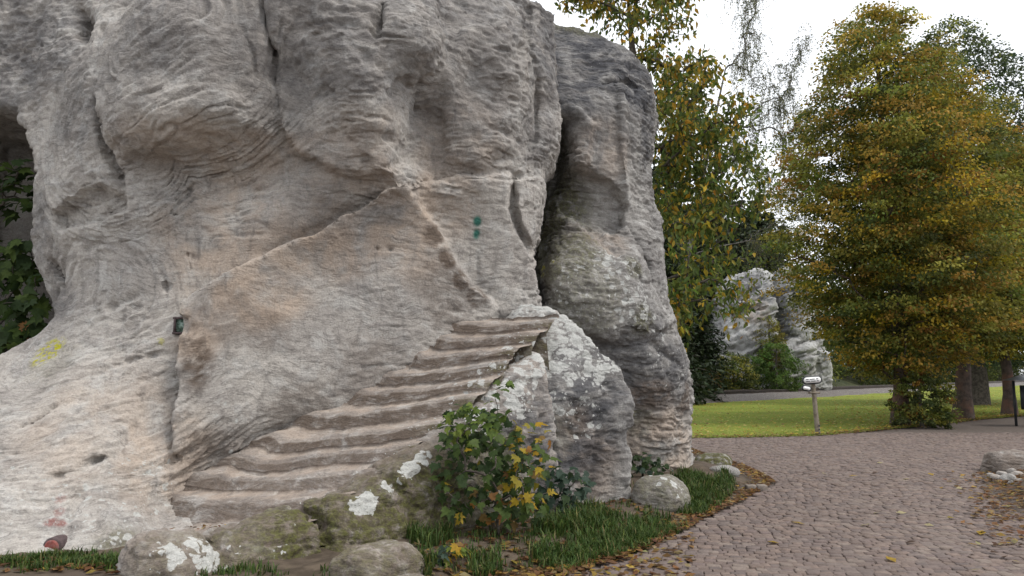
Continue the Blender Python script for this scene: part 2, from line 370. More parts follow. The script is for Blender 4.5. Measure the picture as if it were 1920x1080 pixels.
# wander the feature lines a little so that no edge runs ruler straight
PW = np.stack([X2.ravel()*2.2, Z2.ravel()*2.2, 0*X2.ravel()], 1)
XW = X2+(fbm(PW, 4, 3)*.07).reshape(X2.shape); ZW = Z2+(fbm(PW+31, 4, 4)*.07).reshape(X2.shape)
FA = FA0(X2, Z2); FA_base = FA; FB_base = None
def look(F, px, py, Y):
    for _ in range(30):
        p = at(px, py, Y); i = min(max(int((p[0]-lo[0])/hv), 0), F.shape[0]-1); j = min(max(int((p[2]-lo[2])/hv), 0), F.shape[1]-1); Y = .55*Y+.45*float(F[i, j])
    return at(px, py, Y)
A2 = lambda px, py: look(FA_base, px, py, 8.5)[[0, 2]]
def groove(F, pts, depth, width, conv, taper=True):
    d, t = seg_dist(XW, ZW, [conv(*p) for p in pts]); k = np.sin(np.pi*np.clip(t, .04, .96))**.5 if taper else 1
    return F+depth*k*np.exp(-(d/(width*(.35+.65*k)))**2)
def region(F, pts, out, width, conv, but=None):
    m = smoothstep(width, -width, poly_sd(XW, ZW, [conv(*p) for p in pts]))
    if but is not None: m = m*(1-smoothstep(width, -width, poly_sd(XW, ZW, [conv(*p) for p in but])))
    return F-out*m
# slab under the long rising ledge; the panel beside it; the mid column; the big nose on the left
SLAB = [(350,572),(430,520),(500,490),(560,452),(640,420),(700,385),(775,350),(800,390),(830,445),(868,512),(925,575),(900,760),(345,900),(338,760)]
FA = region(FA, SLAB, .30*smoothstep(.45, 1.25, Z2), .03, A2)
FA = region(FA, [(775,352),(800,338),(870,325),(957,332),(958,400),(990,480),(1016,575),(900,700),(800,600),(780,450)], .14, .022, A2, SLAB)
FA = region(FA, [(962,335),(1024,338),(1020,400),(1002,470),(980,430)], .2, .03, A2)
FA = region(FA, [(512,-60),(830,-60),(824,60),(826,100),(790,132),(768,170),(756,230),(752,300),(745,345),(640,330),(560,280),(520,230)], .17, .035, A2)
FA = region(FA, [(205,110),(270,40),(400,-60),(470,-60),(500,60),(512,150),(510,205),(500,252),(430,268),(330,292),(240,300),(205,240),(190,180)], .13, .05, A2)
FA = region(FA, [(100,395),(180,350),(225,372),(228,395),(180,415),(110,425)], -.2, .04, A2)
FA = region(FA, [(838,150),(870,60),(960,40),(1000,100),(1000,200),(960,280),(900,315),(840,300)], .14, .06, A2)
FA = groove(FA, [(478,-20),(492,50),(508,100),(516,170)], .20, .035, A2)
FA = groove(FA, [(455,60),(470,110),(478,160)], .09, .03, A2)
FA = groove(FA, [(1000,-40),(985,60),(1002,150),(1004,240),(985,320)], .22, .06, A2)
FA = groove(FA, [(775,348),(800,338),(870,326),(957,333)], .09, .03, A2)
FA = groove(FA, [(757,340),(752,290),(756,235),(770,175),(790,140),(824,108)], .11, .035, A2)
FA = groove(FA, [(960,336),(962,400),(992,478)], .10, .03, A2)
FA = groove(FA, [(722,5),(712,40),(706,80)], .22, .04, A2)
FA = groove(FA, [(182,190),(196,270),(212,330),(226,375)], .20, .04, A2)
FA = groove(FA, [(360,285),(352,330),(345,375)], .05, .025, A2)
FA = groove(FA, [(895,470),(896,500),(890,525)], .05, .018, A2)
FA = groove(FA, [(345,575),(350,640),(352,700),(342,750)], .05, .05, A2)
FA = groove(FA, [(170,700),(250,675),(340,655)], .07, .022, A2)
FA = groove(FA, [(300,720),(345,695)], .06, .02, A2)
FA = groove(FA, [(10,815),(60,795),(110,762)], .09, .025, A2)
FA = groove(FA, [(90,890),(130,882),(170,868),(240,850)], .09, .03, A2)
FA = groove(FA, [(110,1035),(122,985),(150,930),(250,800),(265,770)], .09, .03, A2)
FA = groove(FA, [(230,300),(330,300),(430,280),(505,258)], .10, .05, A2)
FA = groove(FA, [(85,480),(110,510),(128,545)], .18, .035, A2)
FA = groove(FA, [(150,20),(160,50),(158,72)], .40, .11, A2)
FA = groove(FA, [(755,345),(720,372),(640,405),(560,440),(490,482)], .06, .05, A2)
for (px, py, r, dp) in [(160,873,.10,.14),(305,540,.06,.09),(335,805,.03,.07),(333,860,.03,.10),(210,575,.07,.09),(180,580,.04,.06),(715,476,.03,.06),(737,474,.03,.08),
                        (320,395,.05,.06),(343,478,.03,.05),(355,485,.03,.05),(230,940,.07,.08),(182,968,.03,.06),(105,893,.05,.07),(120,380,.06,.08),(185,390,.05,.08)]:
    c = A2(px, py); FA = FA+dp*np.exp(-(((XW-c[0])**2+((ZW-c[1])*1.4)**2)/r**2)**1.5)
c = A2(351, 612); FA = FA+.10*smoothstep(.025, -.015, np.maximum(np.abs(X2-c[0]), np.abs(Z2-c[1]))-.085)     # square carved niche
onA = lambda px, py: look(FA, px, py, 8.5)
f = (FA.astype(np.float32)[:, None, :]-gy)*.72
def profile(pts, Y): P = np.array([at(p[0], p[1], Y) for p in pts]); o = np.argsort(P[:, 2]); return P[o, 2], P[o, 0]
pz, pxx = profile([(1040,-160),(1036,0),(1050,90),(1048,180),(1056,232),(1044,275),(1022,312),(1027,345),(1012,420),(1002,470),(1012,540),(1018,620),(1040,1000)], 10.0)
XR = np.interp(gz.ravel(), pz, pxx).astype(np.float32)[None, None, :]
f = smax(f, (gx-XR)*.95+.25*(gy-10.0)*0, .22)
pz, pxx = profile([(-420,150),(-90,172),(0,195),(30,250),(62,320),(45,400),(35,470),(78,560),(98,590),(72,630),(20,668),(-80,705),(-420,740)], 8.75)
XL = np.interp(gz.ravel(), pz, pxx).astype(np.float32)[None, None, :]
carve = np.maximum(np.maximum(gx-XL, gy-11.1), -7.4-gx)  # added rock beyond the frame closes the hollow's left side to keep it dark
f = smax(f, -carve, .22)
for a in range(3):
    sl = [slice(None)]*3
    for e in (0, -1): sl[a] = e; f[tuple(sl)] = np.maximum(f[tuple(sl)], .02)
VA, FcA = surface_nets(f, lo, hv); del f, carve
VA, FcA = open_back(VA, FcA, lo, hi, hv, ((0, 1),))
VA, FcA, NA = subdivide(VA, FcA)
smooth_face = blobs(VA, [(onA(600,560), 1.2, 1.1), (onA(760,500), .9, 1.1), (onA(450,660), .95, 1.05), (onA(620,680), .9, 1.05), (onA(930,450), .7, .9), (onA(80,800), 1.3, .85), (onA(230,740), .9, .8), (onA(180,980), .9, .75)])
tl = .0-.38*blobs(VA, [(onA(320,170), 1.3, 1), (onA(200,300), 1.0, 1), (onA(150,700), 1.6, 1)])
VA = rough(VA, NA, .88, tl, 1, smooth_face, 10)
base = np.array((-2.2, 8.2, 0.0)); onA_niche = onA(351, 612)-np.array([0, .13, 0]); onA_mark = onA(95, 1027)+np.array([0, .075, 0])
cliff = empty('sandstone_rock', base, 'huge pale sandstone rock with a worn staircase carved up its foot', 'rock')
mk = masks(VA,
  lich=[(onA(170,960), .55, .48), (onA(60,940), .5, .40), (onA(280,890), .45, .45), (onA(245,1020), .4, .6), (onA(30,890), .35, .4), (onA(430,800), .4, .28)],
  moss=[(onA(240,1030), .3, .55), (onA(100,680), .3, .25)],
  warm=[(onA(600,470), .75, .95, .5), (onA(480,560), .6, .95, .6), (onA(760,440), .6, .9), (onA(430,450), .8, .75), (onA(500,290), .6, .75, .4), (onA(830,380), .5, .75), (onA(300,860), .6, .7),
        (onA(650,330), .7, .55), (onA(330,270), .8, .5, .4), (onA(860,280), .6, .5), (onA(180,800), .8, .45), (onA(420,360), .6, .6), (onA(360,620), .35, .9), (onA(690,270), .5, .5)],
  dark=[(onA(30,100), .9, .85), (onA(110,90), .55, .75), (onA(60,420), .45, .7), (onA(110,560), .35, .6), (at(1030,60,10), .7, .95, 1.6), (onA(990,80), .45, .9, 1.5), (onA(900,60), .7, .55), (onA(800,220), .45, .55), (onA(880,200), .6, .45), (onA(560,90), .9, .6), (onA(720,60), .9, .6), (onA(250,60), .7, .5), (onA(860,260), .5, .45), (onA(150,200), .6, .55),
        (onA(640,200), .9, .3), (onA(420,60), .8, .35), (onA(300,290), .5, .35, .3), (onA(700,470), .7, .28), (onA(1000,250), .5, .6), (onA(560,370), .6, .25), (onA(930,20), .6, .75), (onA(830,40), .5, .65), (onA(620,20), .7, .5)],
  yel=[(onA(92,655), .17, 1), (onA(80,672), .13, .9), (onA(300,640), .05, .5)],
  brown=[(onA(370,680), .17, .95, 1.8), (onA(362,630), .15, .8, 1.3), (onA(815,440), .16, .9), (onA(840,485), .16, .95), (onA(865,525), .16, .95), (onA(895,555), .16, .9), (onA(820,520), .35, .55), (onA(500,620), .25, .5), (onA(420,590), .35, .5), (onA(600,430), .5, .3), (onA(700,700), .5, .4), (onA(560,770), .4, .5), (onA(840,570), .35, .5), (onA(400,860), .4, .5)],
  green=[(onA(895,415), .055, 1, 1.4), (onA(894,440), .05, 1, 1.6)],
  red=[(onA(112,930), .055, .5, 1.3), (onA(110,955), .05, .5, 1.5), (onA(95,978), .07, .7, .6), (onA(115,980), .06, .7, .6)])
nA = len(VA); hb = np.array([[x, y, z] for x in (lo[0], -.1) for y in (10.5, hi[1]) for z in (lo[2], hi[2])]); hb[[0, 1], 1] = 11.3      # coarse back of the rock, out of sight
VA = np.concatenate([VA, hb]); FcA = np.concatenate([FcA, HULL+nA]); mk = {k_: np.concatenate([v_, np.zeros((8, 4))]) for k_, v_ in mk.items()}
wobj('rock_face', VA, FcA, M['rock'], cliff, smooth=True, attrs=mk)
del VA, NA

# ---- the stairs: one mesh per worn step, running up to the right along the wall
S0 = np.array([-3.4, 7.9]); D = np.array([3.2, 1.7]); LEN = np.linalg.norm(D); D /= LEN; NO = np.array([D[1], -D[0]])
def st2w(s, t, z): return np.stack([S0[0]+D[0]*s+NO[0]*t, S0[1]+D[1]*s+NO[1]*t, z], -1)
def on_line(px, py, a, b):           # ray against the vertical plane through a and b (ground points)
    d = ray(px, py); ab = b-a; nn = np.array([ab[1], -ab[0]]); k = (a@nn)/(d[:2]@nn); return np.array([d[0]*k, d[1]*k, CAMH+d[2]*k])
def Wd(s): return np.interp(s, [-1.2, 0, 1.2, 3.6], [2.25, 2.0, 1.55, .95])
O0 = st2w(np.array(0.), np.array(2.0), np.array(0.))[:2]; O1 = st2w(np.array(3.6), np.array(.95), np.array(0.))[:2]
nos = [((250,985),(470,1000)),((310,925),(640,925)),((375,885),(735,872)),((440,853),(790,828)),((500,818),(835,785)),((575,772),(880,742)),((650,730),(915,708)),((708,694),(935,678)),((758,659),(960,652)),((803,628),(1000,622)),((843,598),(1030,596)),((925,573),(1045,580))]
IK = np.array([on_line(a[0], a[1], S0, S0+D) for a, b in nos]); OK_ = np.array([on_line(b[0], b[1], O0, O1) for a, b in nos])
NS = len(nos)-1
def nosing(k, a):
    p = IK[k][None]*(1-a)[:, None]+OK_[k][None]*a[:, None]
    bow = np.sin(np.pi*np.clip(a, 0, 1))
    wig = fbm(np.stack([a*3.5, 0*a+k*5.3, 0*a], 1), 3, 60)+.35*fbm(np.stack([a*15, 0*a+k*5.3, 0*a], 1), 3, 64)
    p[:, :2] += D[None]*(-.07*bow+.10*wig)[:, None]
    p[:, 2] += -.05*bow+.03*np.exp(-((a-.02)/.06)**2)+.03*wig
    return p
for k in range(NS):
    a = np.linspace(-.22, 1.0 if k < 5 else 1.05, 150)
    n0_, n1_ = nosing(k, a), nosing(k+1, a)
    dz0 = (n0_[:, 2]-nosing(k-1, a)[:, 2]) if k else np.full(len(a), .18); dz1 = n1_[:, 2]-n0_[:, 2]
    fw = (n1_-n0_); fw[:, 2] = 0; fw /= np.linalg.norm(fw, axis=1)[:, None]
    rows = []; us = []
    for v in np.linspace(-1, 0, 14)[:-1]:              # riser, bottom to top, slightly undercut
        q = n0_.copy(); q[:, 2] += dz0*.95*v-.03; q -= fw*((.10 if k > 4 else .20-.02*k)*(-v)**1.4+.012); rows.append(q); us.append(v)
    for v in np.linspace(0, 1, 28):                    # worn tread, dipping behind the nosing
        q = n0_*(1-v)+n1_*v; q[:, 2] = n0_[:, 2]+dz1*(.10*v-.10*math.sin(v*math.pi)*0)-.035*math.exp(-(v/.10)**2)+.05*v**3; q += fw*(-.10*v**5); rows.append(q); us.append(v)
    Vg = np.array(rows); n0, n1 = Vg.shape[:2]; U = np.array(us)[:, None]*np.ones((1, n1)); Tn = np.ones((n0, 1))*a[None]
    Pn = Vg.reshape(-1, 3)
    dz = fbm(Pn*np.array([1.2, 3.2, 1.5]), 4, 70)*.045+fbm(np.stack([Pn[:, 0]*1.6+Pn[:, 1]*2, Pn[:, 1]*9-Pn[:, 0]*3, Pn[:, 2]*5], 1), 3, 75)*.024
    Vg = Vg.copy(); Vg[:, :, 2] += dz.reshape(n0, n1)*np.clip(1+U*.8, .2, 1)
    skirt = Vg[0].copy(); skirt[:, 2] -= .45; skirt += fw*.05
    Vall = np.concatenate([skirt[None], Vg], 0).reshape(-1, 3); m0 = n0+1
    I = np.arange(m0*n1).reshape(m0, n1)
    Fq = np.stack([I[:-1, :-1], I[:-1, 1:], I[1:, 1:], I[1:, :-1]], -1).reshape(-1, 4)
    Uf = np.concatenate([np.full((1, n1), -1.), U], 0).ravel(); Tf = np.concatenate([Tn[:1], Tn], 0).ravel()
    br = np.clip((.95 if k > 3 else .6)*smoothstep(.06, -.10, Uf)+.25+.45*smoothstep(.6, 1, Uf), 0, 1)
    li = .40*smoothstep(.62, .95, Tf)*(1 if k > 5 else .7)+.14
    mo = .5*smoothstep(.85, 1, Tf)*smoothstep(.2, -.1, Uf)
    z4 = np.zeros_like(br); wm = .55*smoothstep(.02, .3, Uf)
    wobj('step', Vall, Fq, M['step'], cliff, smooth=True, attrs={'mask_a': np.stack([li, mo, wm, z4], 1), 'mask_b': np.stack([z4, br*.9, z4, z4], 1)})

# ---- outer parapet below the steps, foot lobe, and the lichen covered end block
OD = (O1-O0)/np.linalg.norm(O1-O0); ON = np.array([OD[1], -OD[0]])
cr = []
for p in [(300,1012),(380,1016),(450,1012),(520,980),(590,962),(650,930),(700,905),(740,882),(790,846),(850,802),(900,762),(945,705),(985,680),(1015,640),(1035,612)]:
    q = on_line(p[0], p[1], O0, O1); cr.append((float((q[:2]-O0)@OD), float(q[2])))
cr = np.array(cr); cr[:, 1] += .07
def vox(fn, lo, hi, h, rk, seed, tilt=0.0, lam=8):
    g = grid(lo, hi, h); ff = fn(*g).astype(np.float32)
    for a in range(3):
        sl = [slice(None)]*3
        for e in (0, -1): sl[a] = e; ff[tuple(sl)] = np.maximum(ff[tuple(sl)], .3*h)
    V, F = surface_nets(ff, lo, h); V, F = open_back(V, F, lo, hi, h, ((0, 0), (0, 1), (1, 1), (2, 1))); V, F, N = subdivide(V, F)
    return rough(V, N, rk, tilt, seed, None, lam), F
def n3(x, y, z, s, seed):
    x, y, z = np.broadcast_arrays(x, y, z); return fbm(np.stack([x.ravel(), y.ravel(), z.ravel()], 1)*s, 3, seed).reshape(x.shape)
def f_par(x, y, z):
    s = (x-O0[0])*OD[0]+(y-O0[1])*OD[1]; t = (x-O0[0])*ON[0]+(y-O0[1])*ON[1]
    zt = np.interp(s, cr[:, 0], cr[:, 1]); n = n3(x, y, z, 1.7, 33)*.12
    f = smax(smax(t-(.22+.22*(1-z/np.maximum(zt, .2)))+n, -.42-t, .15), (z-zt)*.9+n*.3, .24)
    f = smax(f, s-3.85, .2); f = smax(f, -.48-s, .3)
    for s_, dp in ((.93, .12), (1.75, .07), (.05, .10)): f = f+dp*np.exp(-((s-s_-.1*np.sin(z*5))/.05)**2)
    return f
V, Fq = vox(f_par, (-3.4, 5.7, -.1), (1.3, 9.9, 2.6), .034, .8, 12)
PP = lambda px, py: on_line(px, py, O0+ON*.2, O1+ON*.2)
wobj('parapet', V, Fq, M['step'], cliff, smooth=True, attrs=masks(V,
   lich=[(PP(680,950), .13, 1.0), (PP(690,935), .1, 1.0), (PP(735,905), .12, 1.0), (PP(770,870), .16, 1.05), (PP(800,850), .15, 1.05), (PP(835,800), .14, .9), (PP(520,1035), .13, .75), (PP(385,1045), .2, .95), (PP(315,1045), .16, .9), (PP(430,1030), .12, .7), (PP(560,975), .07, .6), (PP(900,780), .3, .7), (PP(960,740), .35, .75), (PP(1000,680), .3, .8), (PP(1025,640), .3, .8), (PP(660,940), .06, .8)],
   moss=[(PP(600,1040), .7, .95), (PP(800,960), .6, .95), (PP(470,1030), .5, .55), (PP(900,900), .6, .7), (PP(760,1000), .7, .95), (PP(330,1050), .4, .3)],
   brown=[(PP(600,960), .4, .8), (PP(700,960), 1.2, .7), (PP(480,1000), .6, .7), (PP(350,1010), .5, .6)], dark=[(PP(900,860), .6, .6), (PP(970,850), .6, .85), (PP(990,760), .4, .7), (PP(1010,880), .5, .8)]))
def f_blk(x, y, z):
    a = R(28); cx, cy = .49, 9.55; u = (x-cx)*math.cos(a)+(y-cy)*math.sin(a); v = -(x-cx)*math.sin(a)+(y-cy)*math.cos(a)
    n = n3(x, y, z, 2.1, 51)*.15; tp = np.interp(z, [0, .6, 1.35, 1.9, 2.3], [.90, .95, 1.0, .92, .76])
    f = smax(smax(np.abs(u)-.74*tp+n, np.abs(v)-.72*tp+n*.8, .10), (z-2.36)+.34*np.maximum(u, -.2)+.55*np.maximum(-u-.30, 0)+.06*v+n*.4, .14)
    f = smax(f, .80*(u-.50)+.60*(z-1.72)+n*.5, .10); f = smax(f, -.70*(v+.62)+.45*(z-1.75)-.25*u+n*.5, .10)
    return f+.06*np.exp(-((u-.05-.15*z)/.05)**2)*(v < 0)*smoothstep(1.9, 1.0, z)
V, Fq = vox(f_blk, (-.4, 8.4, -.1), (1.95, 10.7, 2.8), .034, .9, 21)
bp = lambda px, py, Y: at(px, py, Y)
wobj('end_block', V, Fq, M['rock_b'], cliff, smooth=True, attrs=masks(V,
   lich=[(bp(1090,610,9.3), .55, .86), (bp(1050,680,9.0), .45, .80), (bp(1110,660,9.2), .5, .80), (bp(1150,740,9.5), .3, .72), (bp(1030,760,8.9), .35, .6), (bp(1080,780,9), .4, .55), (bp(1010,590,9.4), .4, .8)],
   moss=[(bp(985,680,9), .3, .6), (bp(1010,820,8.9), .35, .35)], dark=[(bp(1070,800,9.0), .75, .95), (bp(1120,760,9.2), .5, .8), (bp(1050,830,9.0), .6, .85), (bp(1090,720,9.1), .7, .65), (bp(1020,740,8.9), .4, .8)],
   brown=[(bp(1060,790,9), .3, .7), (bp(1130,870,9), .35, .35)], warm=[(bp(1110,880,8.9), .5, .7)]))

# ================================================================== ROCK TOWER BEHIND THE STAIRS
ctrlB = [(1160,900,11.7),(1240,890,11.85),(1305,885,12.5),(1100,800,11.3),(1180,800,11.45),(1260,800,11.7),(1300,790,12.3),(1180,720,11.2),(1260,720,11.5),(1300,740,12.2),(1050,700,11.0),(1120,640,10.85),(1200,640,10.95),(1270,640,11.6),
 (1050,560,10.6),(1120,560,10.65),(1200,570,10.9),(1245,570,11.6),(1040,500,10.75),(1100,480,10.85),(1180,480,11.05),(1235,480,11.7),(1080,430,11.1),(1130,400,11.32),(1155,430,11.3),(1090,360,11.3),(1195,420,11.4),(1225,400,11.8),
 (1080,310,11.1),(1120,310,11.15),(1170,330,11.25),(1210,330,11.7),(1090,250,11.1),(1150,250,11.25),(1190,230,11.35),(1225,230,11.8),(1065,215,10.85),(1100,150,11.4),(1170,150,11.45),(1215,150,11.9),(1100,90,11.7),(1170,100,11.9),(1130,60,12.3),(1050,300,11.3),(1030,420,11.35),(1010,480,11.4),(1000,700,11.2)]
FB0 = tps(ctrlB)
lo, hi = (.2, 10.2, -.15), (3.4, 14.4, 7.2)
gx, gy, gz = grid(lo, hi, hv); X2, Z2 = np.meshgrid(gx.ravel(), gz.ravel(), indexing='ij'); X2 = X2.astype(float); Z2 = Z2.astype(float)
PW = np.stack([X2.ravel()*2.2, Z2.ravel()*2.2, 0*X2.ravel()], 1)
XW = X2+(fbm(PW, 4, 13)*.08).reshape(X2.shape); ZW = Z2+(fbm(PW+31, 4, 14)*.08).reshape(X2.shape)
FB = FB0(X2, Z2); FB_base = FB
B2 = lambda px, py: look(FB_base, px, py, 11.3)[[0, 2]]
FB = region(FB, [(1060,320),(1110,326),(1150,345),(1170,380),(1170,420),(1158,442),(1120,440),(1050,400),(1040,350)], -.22, .03, B2)
FB = region(FB, [(1050,205),(1090,212),(1108,240),(1100,300),(1095,325),(1062,318),(1058,260)], .16, .05, B2)
FB = groove(FB, [(1165,160),(1168,300),(1172,380)], -.10, .05, B2, False)
FB = groove(FB, [(1130,160),(1180,150),(1200,160)], .18, .04, B2)
FB = groove(FB, [(1185,430),(1215,490),(1228,560)], .12, .06, B2)
FB = region(FB, [(1030,470),(1070,400),(1100,440),(1140,480),(1190,470),(1235,560),(1265,600),(1200,640),(1020,620)], .2, .05, B2)
FB = groove(FB, [(1150,625),(1220,640),(1280,690)], .14, .07, B2)
FB = groove(FB, [(1060,230),(1045,300),(1020,380),(1005,450),(1010,560)], .75, .13, B2, False)
f = (FB.astype(np.float32)[:, None, :]-gy)*.75
pz, pxx = profile([(1045,10),(1130,52),(1165,75),(1190,92),(1212,120),(1225,155),(1240,220),(1228,280),(1218,330),(1222,380),(1236,420),(1238,480),(1244,560),(1262,610),(1290,675),(1303,730),(1303,790),(1306,850),(1318,900),(1320,980)], 12.35)
XR = np.interp(gz.ravel(), pz, pxx).astype(np.float32)[None, None, :]
f = smax(f, (gx-XR)*.9, .32)
ztop = np.interp(gx.ravel(), [at(1045,44,12.3)[0], at(1130,52,12.3)[0], at(1190,90,12.3)[0], at(1240,140,12.3)[0]], [at(1045,44,12.3)[2], at(1130,52,12.3)[2], at(1190,90,12.3)[2], at(1240,150,12.3)[2]]).astype(np.float32)[:, None, None]
f = smax(f, (gz-ztop)*.9, .35); f = smax(f, gy-14.3, .3)
for a in range(3):
    sl = [slice(None)]*3
    for e in (0, -1): sl[a] = e; f[tuple(sl)] = np.maximum(f[tuple(sl)], .02)
V, Fq = surface_nets(f, lo, hv); del f
V, Fq = open_back(V, Fq, lo, hi, hv, ((2, 1), (0, 1), (1, 1)))
c = V[Fq].mean(1); V, Fq = clean(V, Fq[c[:, 1] < 13.3])
V, Fq, N = subdivide(V, Fq); V = rough(V, N, 1.15, .05, 31, None, 11)
tower = empty('sandstone_rock', (1.9, 12.2, 0), 'tall dark topped sandstone rock with rounded crown, split by a crevice from the staircase rock', 'rock')
ob = lambda px, py: look(FB, px, py, 11.3)
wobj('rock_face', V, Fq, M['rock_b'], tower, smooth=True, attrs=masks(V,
  lich=[(ob(1170,520), .55, .60), (ob(1190,570), .45, .60), (ob(1080,530), .5, .46), (ob(1230,640), .5, .45), (ob(1120,600), .5, .45), (ob(1150,490), .35, .7), (ob(1270,700), .5, .36), (ob(1100,110), .5, .3)],
  moss=[(ob(1060,480), .6, .7), (ob(1100,560), .6, .45), (ob(1210,600), .25, .7), (ob(1030,420), .7, .75, 1.6), (ob(1050,280), .5, .6, 1.4), (ob(1190,500), .2, .6), (at(1080,50,12.3), .8, .7, .5), (ob(1200,790), .25, .35), (ob(1090,460), .4, .5)],
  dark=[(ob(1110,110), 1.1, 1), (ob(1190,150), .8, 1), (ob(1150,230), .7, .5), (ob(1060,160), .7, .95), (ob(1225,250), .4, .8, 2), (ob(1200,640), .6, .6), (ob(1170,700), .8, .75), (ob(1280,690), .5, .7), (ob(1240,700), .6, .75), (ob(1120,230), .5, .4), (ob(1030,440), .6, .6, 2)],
  yel=[(ob(1025,510), .10, 1, 1.3), (ob(1040,490), .08, .8), (ob(1180,775), .12, .3, .5)], brown=[(ob(1220,740), .5, .8, .5), (ob(1290,750), .3, .8), (ob(1170,860), .3, .4), (ob(1090,430), .3, .4)],
  warm=[(ob(1240,850), .8, .75), (ob(1130,280), .5, .6), (ob(1130,450), .4, .6), (ob(1290,850), .5, .6)]))
del V, N

# ================================================================== GROUND, ROAD, LAWN, RAILWAY
def simple(name, c1, c2, scale=3, rough=.9, bump=.4, dist=.02, c3=None, spec=.2):
    t = NT(name); P = t.pos(); n = t.noise(P, scale, 5, .62); c = t.mix(t.step(n, .35, .65), c1, c2)
    if c3: c = t.mix(t.step(t.noise(P, scale*.23, 4, .6), .48, .66), c, c3)
    return t.done(c, rough, t.bump(t.noise(P, scale*4, 4, .65), bump, dist), spec)
M['soil'] = simple('soil', (.055, .042, .030), (.11, .085, .062), 6, c3=(.085, .065, .05))
M['joint'] = simple('sandy_joints', (.082, .066, .057), (.125, .103, .09), 9, c3=(.105, .086, .075))
M['gravel'] = simple('ballast', (.085, .075, .068), (.22, .20, .185), 14, bump=.9, dist=.05)
M['wood'] = simple('weathered_wood', (.14, .115, .085), (.23, .20, .16), 12, bump=.5, dist=.01)
M['steel'] = simple('rusty_steel', (.035, .028, .024), (.075, .055, .042), 7, rough=.6, spec=.4)
M['dark_metal'] = simple('dark_painted_metal', (.018, .02, .023), (.035, .038, .042), 8, rough=.5, spec=.4)
M['grey_metal'] = simple('zinc_sheet', (.16, .17, .19), (.24, .25, .27), 5, rough=.45, spec=.5)
M['white'] = simple('white_enamel', (.74, .74, .73), (.82, .82, .81), 30, rough=.4, bump=.05, spec=.4)
M['ink'] = simple('dark_lettering', (.03, .033, .05), (.05, .052, .07), 40, rough=.6, bump=.05)
M['red'] = simple('faded_red_paint', (.16, .042, .035), (.25, .075, .062), 40, rough=.55, bump=.4, dist=.004, c3=(.20, .13, .12))
M['redgrey'] = simple('dull_iron', (.06, .045, .045), (.11, .08, .08), 30, rough=.7)
M['hill'] = simple('wooded_slope', (.028, .036, .016), (.06, .062, .028), .5, bump=.8, dist=.2)
t = NT('lawn_grass'); P = t.pos()
g1 = t.mix(t.step(t.noise(P, 9, 5, .75), .35, .65), (.115, .155, .026), (.195, .24, .042))
g1 = t.mix(t.math('MULTIPLY', t.step(t.noise(t.map(P, (.25, 1, 1)), .35, 4, .6), .40, .62), .55), g1, (.25, .28, .05))
g1 = t.mix(t.math('MULTIPLY', t.step(t.noise(P, 2.1, 4, .7), .56, .70), .5), g1, (.25, .21, .06))
M['lawn'] = t.done(g1, .95, t.bump(t.noise(P, 26, 4, .8), .9, .05), .1)
t = NT('sett_stone'); P = t.pos(); tint = t.attr('tint')[4]
c = t.mix(t.step(t.noise(P, 22, 4, .7), .3, .7), t.mix(1, tint, (.44, .43, .43), 'MULTIPLY'), t.mix(1, tint, (.66, .64, .64), 'MULTIPLY'))
c = t.mix(t.math('MULTIPLY', t.step(t.noise(P, .8, 4, .65), .44, .66), .40), c, (.135, .106, .092))
M['sett'] = t.done(c, .85, t.bump(t.noise(P, 60, 4, .7), .6, .008), .25)

prop(wobj('ground', [[-400, -30, -.035], [400, -30, -.035], [400, 900, -.035], [-400, 900, -.035]], [[0, 1, 2, 3]], M['soil'], loc=(0, 0, -.035)), kind='structure')
road = prop(wobj('road', [[-9, -6, 0], [60, -6, 0], [60, 34, 0], [-9, 34, 0]], [[0, 1, 2, 3]], M['joint'], loc=(0, 0, 0)), kind='structure')
# lawn between the road and the railway
edge_px = [(1180,824),(1300,823),(1400,822),(1530,819),(1620,811),(1700,803),(1760,797),(1830,788),(1920,781),(2050,774),(2400,764)]
LE = np.array([gnd(*p)[:2] for p in edge_px]); LE = np.concatenate([[[-12, 18.6]], LE])
ra, rb = np.array([10.6, 44.]), np.array([60., 97.5]); RD = (rb-ra)/np.linalg.norm(rb-ra); RN = np.array([-RD[1], RD[0]])   # railway line, RN points away from the lawn
eu = np.linspace(0, 1, 150); cum = np.concatenate([[0], np.cumsum(np.linalg.norm(np.diff(LE, axis=0), axis=1))]); cum /= cum[-1]
EX = np.interp(eu, cum, LE[:, 0]); EY = np.interp(eu, cum, LE[:, 1]); wob = fbm(np.stack([EX*1.3, EY*1.3, 0*EX], 1), 4, 90)*.14; EY = EY+wob
far0, far1 = ra-RD*34, rb+RD*40; FX = far0[0]+(far1[0]-far0[0])*eu; FY = far0[1]+(far1[1]-far0[1])*eu
vv = np.linspace(0, 1, 70)**1.6; LX = EX[:, None]*(1-vv)+FX[:, None]*vv; LY = EY[:, None]*(1-vv)+FY[:, None]*vv
LZ = .03+fbm(np.stack([LX.ravel()*.5, LY.ravel()*.5, 0*LX.ravel()], 1), 3, 91).reshape(LX.shape)*.05*vv[None]**.5
I = np.arange(LX.size).reshape(LX.shape); quad = lambda I: np.stack([I[:-1, :-1], I[1:, :-1], I[1:, 1:], I[:-1, 1:]], -1).reshape(-1, 4)
prop(wobj('lawn', np.stack([LX, LY, LZ], -1).reshape(-1, 3), quad(I), M['lawn'], loc=(12, 22, 0), smooth=True), kind='structure')
def in_lawn(n, rng, near=1.0, emax=1.0):
    a = rng.random(n)*.93; b = rng.random(n)**near*emax
    ex, ey, fx, fy = (np.interp(a, eu, q) for q in (EX, EY, FX, FY)); return ex*(1-b)+fx*b, ey*(1-b)+fy*b
